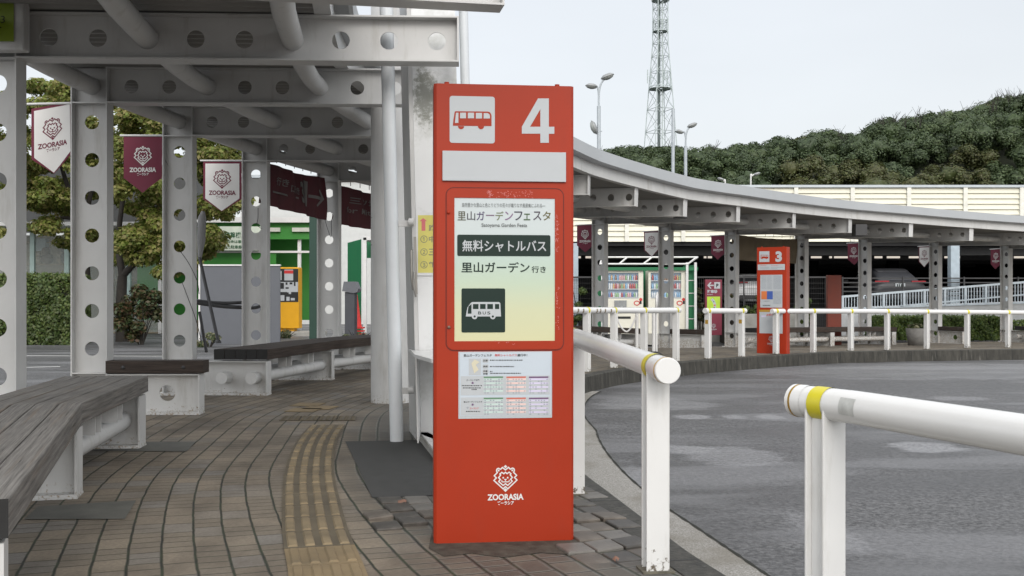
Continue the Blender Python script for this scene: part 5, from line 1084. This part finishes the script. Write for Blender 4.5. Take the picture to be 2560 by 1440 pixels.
o = MB().tube(catmull([P(x, y, 19.3) for x, y in [(1543, 796), (1553, 818), (1566, 829), (1578, 818), (1590, 793)]], 8), .016, 8).build('chain', WHITE); tag(o, 'white sagging chain in front of the left vending machine', 'chain')
# ------------------------------------------------------------------ car park
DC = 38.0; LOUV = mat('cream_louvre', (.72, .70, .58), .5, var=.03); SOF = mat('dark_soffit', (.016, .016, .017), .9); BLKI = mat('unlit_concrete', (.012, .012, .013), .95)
cp = thing('car_park', 'two storey car park with cream louvred parapet and a dark open ground floor', 'building', (10, DC, -.35))
XL, XR = X(1285, DC), X(2975, DC)
step = 141*DC/F; x = X(1990, DC)-5*step; z1, z0 = Z(469, DC), Z(604, DC)
while x < XR:
    b = MB(); n = 10; h = (z1-z0)/n
    for k in range(n): zz = z0+h*k; b.add([(x+.07, DC, zz), (x+step-.07, DC, zz), (x+step-.07, DC+.06, zz+h), (x+.07, DC+.06, zz+h), (x+.07, DC+.06, zz), (x+step-.07, DC+.06, zz)], [(0, 1, 2, 3), (0, 4, 5, 1)])
    b.build('louvre_panel', LOUV, cp); b = MB(); b.box((x, DC+.02, (z0+z1)/2), (.15, .14, z1-z0)); b.build('mullion', mat('cream_mullion', (.74, .73, .66), .5), cp); x += step
b = MB(); b.box(((XL+XR)/2, DC+.05, z1+.05), (XR-XL, .22, .09)); b.build('cap_rail', METAL, cp)
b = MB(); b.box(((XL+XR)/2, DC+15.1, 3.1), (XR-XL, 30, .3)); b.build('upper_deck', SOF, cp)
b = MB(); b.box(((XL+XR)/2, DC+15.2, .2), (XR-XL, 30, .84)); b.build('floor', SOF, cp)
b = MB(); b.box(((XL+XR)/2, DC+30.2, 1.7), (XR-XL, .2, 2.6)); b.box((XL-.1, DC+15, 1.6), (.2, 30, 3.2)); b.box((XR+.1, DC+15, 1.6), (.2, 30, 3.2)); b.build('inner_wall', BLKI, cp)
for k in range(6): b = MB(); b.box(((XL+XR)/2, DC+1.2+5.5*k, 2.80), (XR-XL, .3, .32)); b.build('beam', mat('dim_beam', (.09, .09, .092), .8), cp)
for px in (1434, 2384): b = MB(); b.box((X(px, DC-.8), DC-.8, 1.4), (.32, .3, 3.2)); b.build('steel_column', mat('blue_grey_column', (.38, .45, .50), .5), cp, bevel=.01)
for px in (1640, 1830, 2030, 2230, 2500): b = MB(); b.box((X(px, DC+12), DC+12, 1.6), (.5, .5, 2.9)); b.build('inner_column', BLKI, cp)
LIT = bpy.data.materials.new('daylight_strip_glow'); LIT.use_nodes = True; _b = LIT.node_tree.nodes['Principled BSDF']; _b.inputs['Base Color'].default_value = (.6, .55, .48, 1); _b.inputs['Emission Color'].default_value = (1, .90, .78, 1); _b.inputs['Emission Strength'].default_value = .7
for a, c in ((2028, 2054), (2074, 2080), (2086, 2126), (2187, 2206), (2218, 2250), (2273, 2305), (2362, 2400), (2536, 2600), (1440, 1452), (1464, 1478), (1760, 1766), (1770, 1780)): pbox(MB(), a, 640.5, c, 645.5, DC+5.6, .05).build('daylight_strip', LIT, cp)  # glowing strips added to stand in for daylight through openings at the back
# fence of dark bars and a wire mesh fence along it
df = thing('bar_fence', 'dark horizontal bar fence in front of the parked black car', 'fence', (X(2330, 36.9), 36.9, .3))
for k in range(5): b = MB(); pbox(b, 2104, 694+11*k, 2750, 697+11*k, 36.9, .04); b.build('rail', DMETAL, df)
for px in (2107, 2258, 2411, 2546): pbox(MB(), px-1.6, 692, px+1.6, 775, 36.86, .05).build('post', DMETAL, df)
mf = thing('mesh_fence', 'dark wire mesh fence behind the vending machines', 'fence', (X(1700, 36.9), 36.9, -.3)); b = MB(); xx = X(1426, 36.9)
while xx < X(2068, 36.9): b.box((xx, 36.9, .7), (.007, .007, 2.1)); xx += .075
for k in range(12): b.box(((X(1426, 36.9)+X(2068, 36.9))/2, 36.9, -.3+.185*k), (X(2068, 36.9)-X(1426, 36.9), .008, .008))
b.build('wire_mesh', DMETAL, mf); pbox(MB(), 1426, 691, 2068, 695, 36.85, .06).build('top_rail', DMETAL, mf)
for px in (1500, 1700, 1860, 2066): pbox(MB(), px-1.5, 691, px+1.5, 800, 36.86, .05).build('post', DMETAL, mf)
# ramp railing
rr = thing('ramp_railing', 'pale blue grey picket railing rising to the right along the ramp', 'railing', (X(2330, 35), 35, 0)); PBLUE = mat('pale_blue_grey_paint', (.56, .63, .68), .45)
tl = lambda px: 742-(px-2104)*.080
bl = lambda px: 772-(px-2104)*.034
b = MB(); b.bar(P(2104, tl(2104), 35), P(2720, tl(2720), 35), .06, .07); b.build('top_rail', PBLUE, rr)
b = MB(); b.bar(P(2104, bl(2104), 35), P(2720, bl(2720), 35), .05, .06); b.build('bottom_rail', PBLUE, rr); b = MB(); b.bar(P(2250, 765, 35), P(2720, 722, 35), .05, .05); b.build('middle_rail', PBLUE, rr)
px = 2107; k = 0
while px < 2715:
    w = .07 if k % 7 == 0 else .022; b = MB(); b.bar(P(px, bl(px), 35), P(px, tl(px), 35), w, w, up=(0, 1, 0)); b.build('post' if k % 7 == 0 else 'picket', PBLUE, rr); px += 7.3; k += 1
rw = thing('ramp_wall', 'pale concrete base wall of the ramp under the picket railing', 'wall', (X(2330, 35), 35, -.35)); b = MB(); A = [P(2100, 771, 35), P(2720, 750, 35)]; b.add([(A[0].x, 35, -.36), (A[1].x, 35, -.36), tuple(A[1]), tuple(A[0]), (A[0].x, 36.4, -.36), (A[1].x, 36.4, -.36), (A[1].x, 36.4, A[1].z), (A[0].x, 36.4, A[0].z)], [(0, 1, 2, 3), (3, 2, 6, 7), (0, 3, 7, 4), (1, 5, 6, 2)]); b.build('wall', mat('ramp_concrete', (.52, .53, .53), .8, var=.12), rw)
# parked cars, rear view
def car(px, d, z, W, Hh, paint, label, plate=True):
    c = V((X(px, d), d, z)); t = thing('parked_car', label, 'car', tuple(c), 'cars in the car park'); L = 4.5
    def loft(st, n=26, e=3.2):
        b = MB(); vs = []
        for y, w, z0_, z1_ in st:
            for k in range(n):
                a = 2*math.pi*k/n; cc, ss = math.cos(a), math.sin(a); vs.append((c.x+w/2*math.copysign(abs(cc)**(2/e), cc), c.y+y, c.z+(z0_+z1_)/2+(z1_-z0_)/2*math.copysign(abs(ss)**(2/e), ss)))
        m_ = len(st); b.add(vs, [(i*n+k, i*n+(k+1) % n, (i+1)*n+(k+1) % n, (i+1)*n+k) for i in range(m_-1) for k in range(n)]+[tuple(range(n)), tuple(range((m_-1)*n, m_*n))[::-1]], 0, True); return b
    loft([(0, W*.86, .35, .74), (.03, W*.93, .30, .94), (.10, W*.97, .25, 1.04), (.4, W, .22, 1.09), (1.5, W, .22, 1.08), (3.2, W*.98, .24, 1.02), (4.2, W*.92, .26, .86), (4.5, W*.8, .34, .7)]).build('body', paint, t, recalc=True)
    loft([(.22, W*.74, .95, 1.10), (.85, W*.70, .95, Hh*.95), (1.2, W*.66, .95, Hh), (2.0, W*.66, .95, Hh), (2.7, W*.72, .95, Hh*.93), (3.4, W*.68, .95, 1.1)], e=4).build('cabin', mat('tinted_car_glass', (.05, .052, .058), .3), t, recalc=True)
    loft([(.80, W*.60, Hh*.90, Hh*.95), (1.15, W*.60, Hh*.95, Hh+.02), (2.0, W*.60, Hh*.95, Hh+.025), (2.6, W*.68, Hh*.9, Hh*.955)], e=4).build('roof', paint, t, recalc=True)
    for s in (-1, 1):
        b = MB(); b.box((c.x+s*W*.34, c.y+.045, c.z+1.0), (W*.26, .06, .06)); b.build('tail_light', mat('tail_light_red', (.30, .012, .02), .25), t, bevel=.01)
        for y in (.85, 3.55): b = MB(); b.tube([(c.x+s*(W/2-.22), c.y+y, c.z+.33), (c.x+s*(W/2+.005), c.y+y, c.z+.33)], .33, 20); b.build('wheel', mat('tyre_rubber', (.015, .015, .015), .85), t)
        b = MB(); b.box((c.x+s*(W/2+.08), c.y+2.9, c.z+1.05), (.16, .1, .12)); b.build('mirror', paint, t, bevel=.02)
    b = MB(); b.box((c.x, c.y+.02, c.z+.42), (W*.8, .14, .16)); b.build('bumper', mat('bumper_black', (.03, .03, .032), .6), t, bevel=.03)
    if plate:
        b = MB(); b.box((c.x-.02, c.y-.005, c.z+.88), (.36, .02, .19)); b.build('number_plate', SIGNW, t)
        T = frame((c.x-.02, c.y-.016, c.z+.88), (1, 0, 0), (0, 0, 1)); b = MB(); b.rect(T, -.07, .045, .07, .075, .002); 
        for k in range(4): b.rect(T, -.13+.07*k+.01*(k > 1), -.06, -.09+.07*k+.01*(k > 1), .025, .002)
        b.build('plate_print', DGREEN, t)
    return t
for _k, _s in (('tinted_car_glass', .2), ('car_dark_grey', .25)): mat(_k, (.05, .052, .058) if _k[0] == 't' else (.035, .036, .040), .35).node_tree.nodes['Principled BSDF'].inputs['Specular IOR Level'].default_value = _s
car(2252, 37.9, .62, 2.0, 1.50, mat('car_dark_grey', (.035, .036, .040), .35, 0), 'dark grey car parked with its rear and white number plate to the road')
car(1895, 40.5, .62, 1.85, 1.35, mat('car_white', (.70, .71, .72), .25), 'white car parked behind the wire mesh fence, left of the number 3 sign', plate=False)
# ------------------------------------------------------------------ lamp posts on the car park roof
GAL = mat('lamp_post_grey', (.42, .46, .49), .45, .2); HEADM = mat('lamp_head_grey', (.30, .31, .31), .4, .3); LENS = mat('lamp_lens', (.40, .42, .40), .25)
def lamp_head(t, px, py, d, w, tilt):
    c = P(px, py, d); T = M.Translation(c) @ M.Rotation(tilt, 4, 'Y'); MB().lathe([(0, .10*w), (.16*w, .085*w), (.26*w, .0), (.27*w, -.04*w)], n=18, T=T @ M.Scale(1.25, 4, (1, 0, 0))).build('lamp_head', HEADM, t)
    MB().lathe([(.25*w, -.04*w), (.2*w, -.12*w), (.08*w, -.17*w), (0, -.18*w)], n=18, T=T @ M.Scale(1.25, 4, (1, 0, 0))).build('lens', LENS, t)
t = thing('lamp_post', 'tall double headed lamp post with a floodlight, left of the lattice tower', 'lamp post', (X(1498, 46), 46, 3.2)); d = 46
MB().tube([(X(1498, d), d, 3.2), P(1497, 320, d), P(1497, 265, d)], .085, 14).build('pole', GAL, t); MB().tube(catmull([P(1497, 268, d), P(1497.5, 232, d), P(1503, 208, d), P(1513, 196, d)], 5), .045, 10).build('arm', GAL, t); MB().tube(catmull([P(1497, 240, d), P(1495, 222, d), P(1490, 215, d), P(1484, 214, d)], 5), .04, 10).build('arm', GAL, t)
lamp_head(t, 1518, 190, d, .95, -.35); lamp_head(t, 1479, 214, d, .85, .1); lamp_head(t, 1486, 318, d, 1.0, 1.2); b = MB(); b.bar(P(1484, 330, d), P(1505, 328, d), .08, .05); b.build('bracket', GAL, t)
t = thing('mast_pole', 'plain grey pole with a small bracket right beside the lattice tower', 'pole', (X(1682, 46), 46, 3.2)); MB().tube([(X(1682, d), d, 3.2), P(1683, 272, d)], .075, 14).build('pole', GAL, t); b = MB(); b.bar(P(1680, 327, d), P(1694, 325, d), .06, .06); b.build('bracket', GAL, t)
t = thing('lamp_post', 'shorter double headed lamp post right of the plain grey pole', 'lamp post', (X(1714, 47), 47, 3.2)); d = 47
MB().tube([(X(1714, d), d, 3.2), P(1714, 365, d)], .075, 14).build('pole', GAL, t); MB().tube(catmull([P(1714, 368, d), P(1715, 340, d), P(1719, 324, d), P(1726, 317, d)], 5), .04, 10).build('arm', GAL, t); MB().tube(catmull([P(1714, 345, d), P(1712, 332, d), P(1707, 328, d), P(1703, 328, d)], 5), .035, 10).build('arm', GAL, t); lamp_head(t, 1730, 312, d, .75, -.35); lamp_head(t, 1698, 328, d, .65, .3)
for px, py, s, lab in ((1804, 447, -1, 'small white roof lamp bent to the left above the cream parapet'), (1890, 434, 1, 'small white roof lamp bent to the right above the cream parapet')):
    d = 52; t = thing('roof_lamp', lab, 'lamp', (X(px+8*-s, d), d, 3.2), 'small lamps on the car park roof'); x0 = px-13*s if s > 0 else px+9
    MB().tube(catmull([V((X(x0, d), d, 3.2)), P(x0, py+18, d), P(x0+3*s, py+6, d), P(px-1*s, py+1, d)], 6), .04, 10).build('pole', WHITE, t); lamp_head(t, px+2*s, py, d, .55, -.3*s)
# ------------------------------------------------------------------ hill, wood and lattice tower
SIL = [(1300, 400), (1430, 398), (1500, 384), (1560, 372), (1620, 368), (1680, 366), (1740, 374), (1800, 366), (1870, 356), (1940, 352), (2000, 342), (2050, 330), (2090, 330), (2125, 352), (2180, 318), (2240, 298), (2300, 286), (2380, 280), (2440, 272), (2500, 246), (2560, 234), (2750, 225), (3000, 230)]
def hillz(x, y): px = 1280+x*F/165; top = CH+(HZ-interp(SIL, px))*165/F-4.2; k = min(max((y-95)/70, 0), 1); return -1+(top+1)*(k*k*(3-2*k))
b = MB(); b.grid(lambda u, v: (-20+180*u, 90+160*v, hillz(-20+180*u, min(90+160*v, 165))-1.2), 60, 30); struct(b.build('hill', mat('hill_soil', (.020, .026, .012), .95, var=.3)))
WOODL = leafmat('wood_leaves', [(.052, .084, .034), (.082, .124, .048), (.118, .160, .060), (.070, .112, .049)], .2, .11, .5)
WOODB = leafmat('autumn_wood_leaves', [(.070, .090, .026), (.105, .118, .034), (.10, .092, .036), (.08, .105, .030)], .2, .11, .3)
A = []; Bn = []; A2 = []; B2 = []; LB = ([], []); rg = random.Random(11); y = 112.0
while y < 172:
    x = X(1395, y)+rg.uniform(0, 3)
    while x < X(2720, y):
        r = rg.uniform(2.3, 4.4); cz = hillz(x, y)+rg.uniform(2.6, 4.6); yy = y+rg.uniform(-2, 2); px = 1280+x*F/yy
        low = HZ-(cz-CH)*F/yy
        top = interp(SIL, px)
        tt = top-rg.uniform(-8, 14)
        if low-(r*1.0)*F/yy < tt: cz -= (tt-(low-r*F/yy))*yy/F
        autumn = (1960 < px < 2240 and 425 < low) or (2280 < px < 2440 and 405 < low) or rg.random() < .03
        thin = rg.random() < .06
        for _ in range(11 if not thin else 5):
            a = rg.uniform(0, 6.28); e = rg.uniform(-.5, 1); q = (1-e*e)**.5 if abs(e) < 1 else 0; cc = (x+r*.72*q*math.cos(a), yy+r*.72*q*math.sin(a), cz+r*.66*e)
            lr = r*rg.uniform(.26, .52); p, nn = clump(cc, lr, 300, .8, .55); LB[1 if autumn else 0].append((cc, lr*.66))
            (A2 if autumn else A).append(p); (B2 if autumn else Bn).append(nn)
        x += rg.uniform(3.2, 5.2)*(1.0 if y < 150 else .85)
    y += 5.4
for nm, a_, b_, m_ in (('wood', A, Bn, WOODL), ('autumn_wood', A2, B2, WOODB)): struct(leafmesh(nm, np.concatenate(a_), np.concatenate(b_), .16, m_, aspect=.7, rnd=.42), 'stuff')
import bmesh as _bm
_t = _bm.new(); _bm.ops.create_icosphere(_t, subdivisions=2, radius=1); IV = np.array([v.co[:] for v in _t.verts]); IF = np.array([[v.index for v in f.verts] for f in _t.faces]); _t.free()
for nm, L_, m_ in (('wood_inner_mass', LB[0], WOODL), ('autumn_wood_inner_mass', LB[1], WOODB)):
    vs = np.concatenate([np.array(c)+IV*r*np.array([1, 1, .8])*(1+RNG.normal(0, .2, (len(IV), 1))) for c, r in L_]); fs = np.concatenate([IF+len(IV)*k for k in range(len(L_))])
    me = bpy.data.meshes.new(nm); me.from_pydata(vs.tolist(), [], fs.tolist()); me.materials.append(m_); me.polygons.foreach_set('use_smooth', [True]*len(fs)); me.update()
    o = bpy.data.objects.new(nm, me); COL.objects.link(o); struct(o, 'stuff')
# bare twiggy tops on the skyline and trunks in the gap
b = MB()
for k in range(46):
    px = rg.choice([rg.uniform(2190, 2300), rg.uniform(2090, 2200), rg.uniform(2440, 2560), rg.uniform(1440, 2560)]); d = rg.uniform(150, 166); z = CH+(HZ-interp(SIL, px)-2)*d/F; x = X(px, d)
    for j in range(5): b.tube([(x, d, z-3), (x+rg.uniform(-.5, .5), d, z-.6), (x+rg.uniform(-1.2, 1.2), d, z+rg.uniform(.2, 1.6))], [.05, .035, .015], 4)
struct(b.build('bare_treetops', BARK), 'stuff')
tw = thing('lattice_tower', 'tall steel lattice radio tower rising behind the wooded hill', 'tower', (X(1651, 175), 175, 14)); d = 175; TG = mat('tower_galvanised', (.46, .52, .52), .5, .2); TD = mat('tower_dark_cable', (.10, .13, .13), .6)
hw = lambda z: interp([(14, 3.2), (Z(380, d), 2.35), (Z(220, d), 1.65), (Z(110, d), 1.10), (Z(-40, d), 1.05)], z)
tx = X(1651, d); zz = [14.0]
while zz[-1] < Z(-30, d): zz.append(zz[-1]+hw(zz[-1])*1.8)
rot = .35; cr = lambda z, k: V((tx+hw(z)*1.25*math.cos(rot+math.pi/2*k+math.pi/4), d+hw(z)*1.25*math.sin(rot+math.pi/2*k+math.pi/4), z))
for k in range(4): MB().tube([cr(z, k) for z in zz], .085, 6).build('leg', TG, tw)
b = MB()
for a, c in zip(zz, zz[1:]):
    for k in range(4):
        b.tube([cr(a, k), cr(c, (k+1) % 4)], .045, 4, caps=False); b.tube([cr(c, k), cr(a, (k+1) % 4)], .045, 4, caps=False); b.tube([cr(c, k), cr(c, (k+1) % 4)], .055, 4, caps=False)
b.build('bracing', TG, tw); b = MB(); b.box((tx-.25, d, 32), (.45, .5, 46)); b.build('cable_ladder', TD, tw); b = MB(); b.box((tx+.35, d, 32), (.18, .3, 46)); b.build('ladder', TG, tw)
def ringp(z, r, name, h):
    b = MB(); 
    for zz_ in (z, z+h): b.tube([(tx+r*math.cos(q), d+r*math.sin(q), zz_) for q in [2*math.pi*k/12 for k in range(13)]], .06, 5)
    for k in range(12): q = 2*math.pi*k/12; b.tube([(tx+r*math.cos(q), d+r*math.sin(q), z), (tx+r*math.cos(q), d+r*math.sin(q), z+h)], .055, 4)
    b.lathe([(r, 0), (r, .08), (.4, .08)], (tx, d, z-.04), 16, smooth=False); b.build(name, TG, tw)
ringp(Z(79, d), 1.3, 'platform', 1.75); ringp(Z(2, d), 1.5, 'platform', 1.6)
for px, y0, y1 in ((1619, 174, 208), (1627, 168, 218), (1676, 168, 218), (1662, 170, 200), (1668, 178, 214)):
    b = MB(); b.tube([P(px, y1, d), P(px, y0, d)], .10, 6); b.bar(P(px, (y0+y1)/2, d), P(1651+(px-1651)*.5, (y0+y1)/2+4, d), .06, .06); b.build('antenna', TG, tw)
ringp(Z(222, d), 1.9, 'platform', .3)
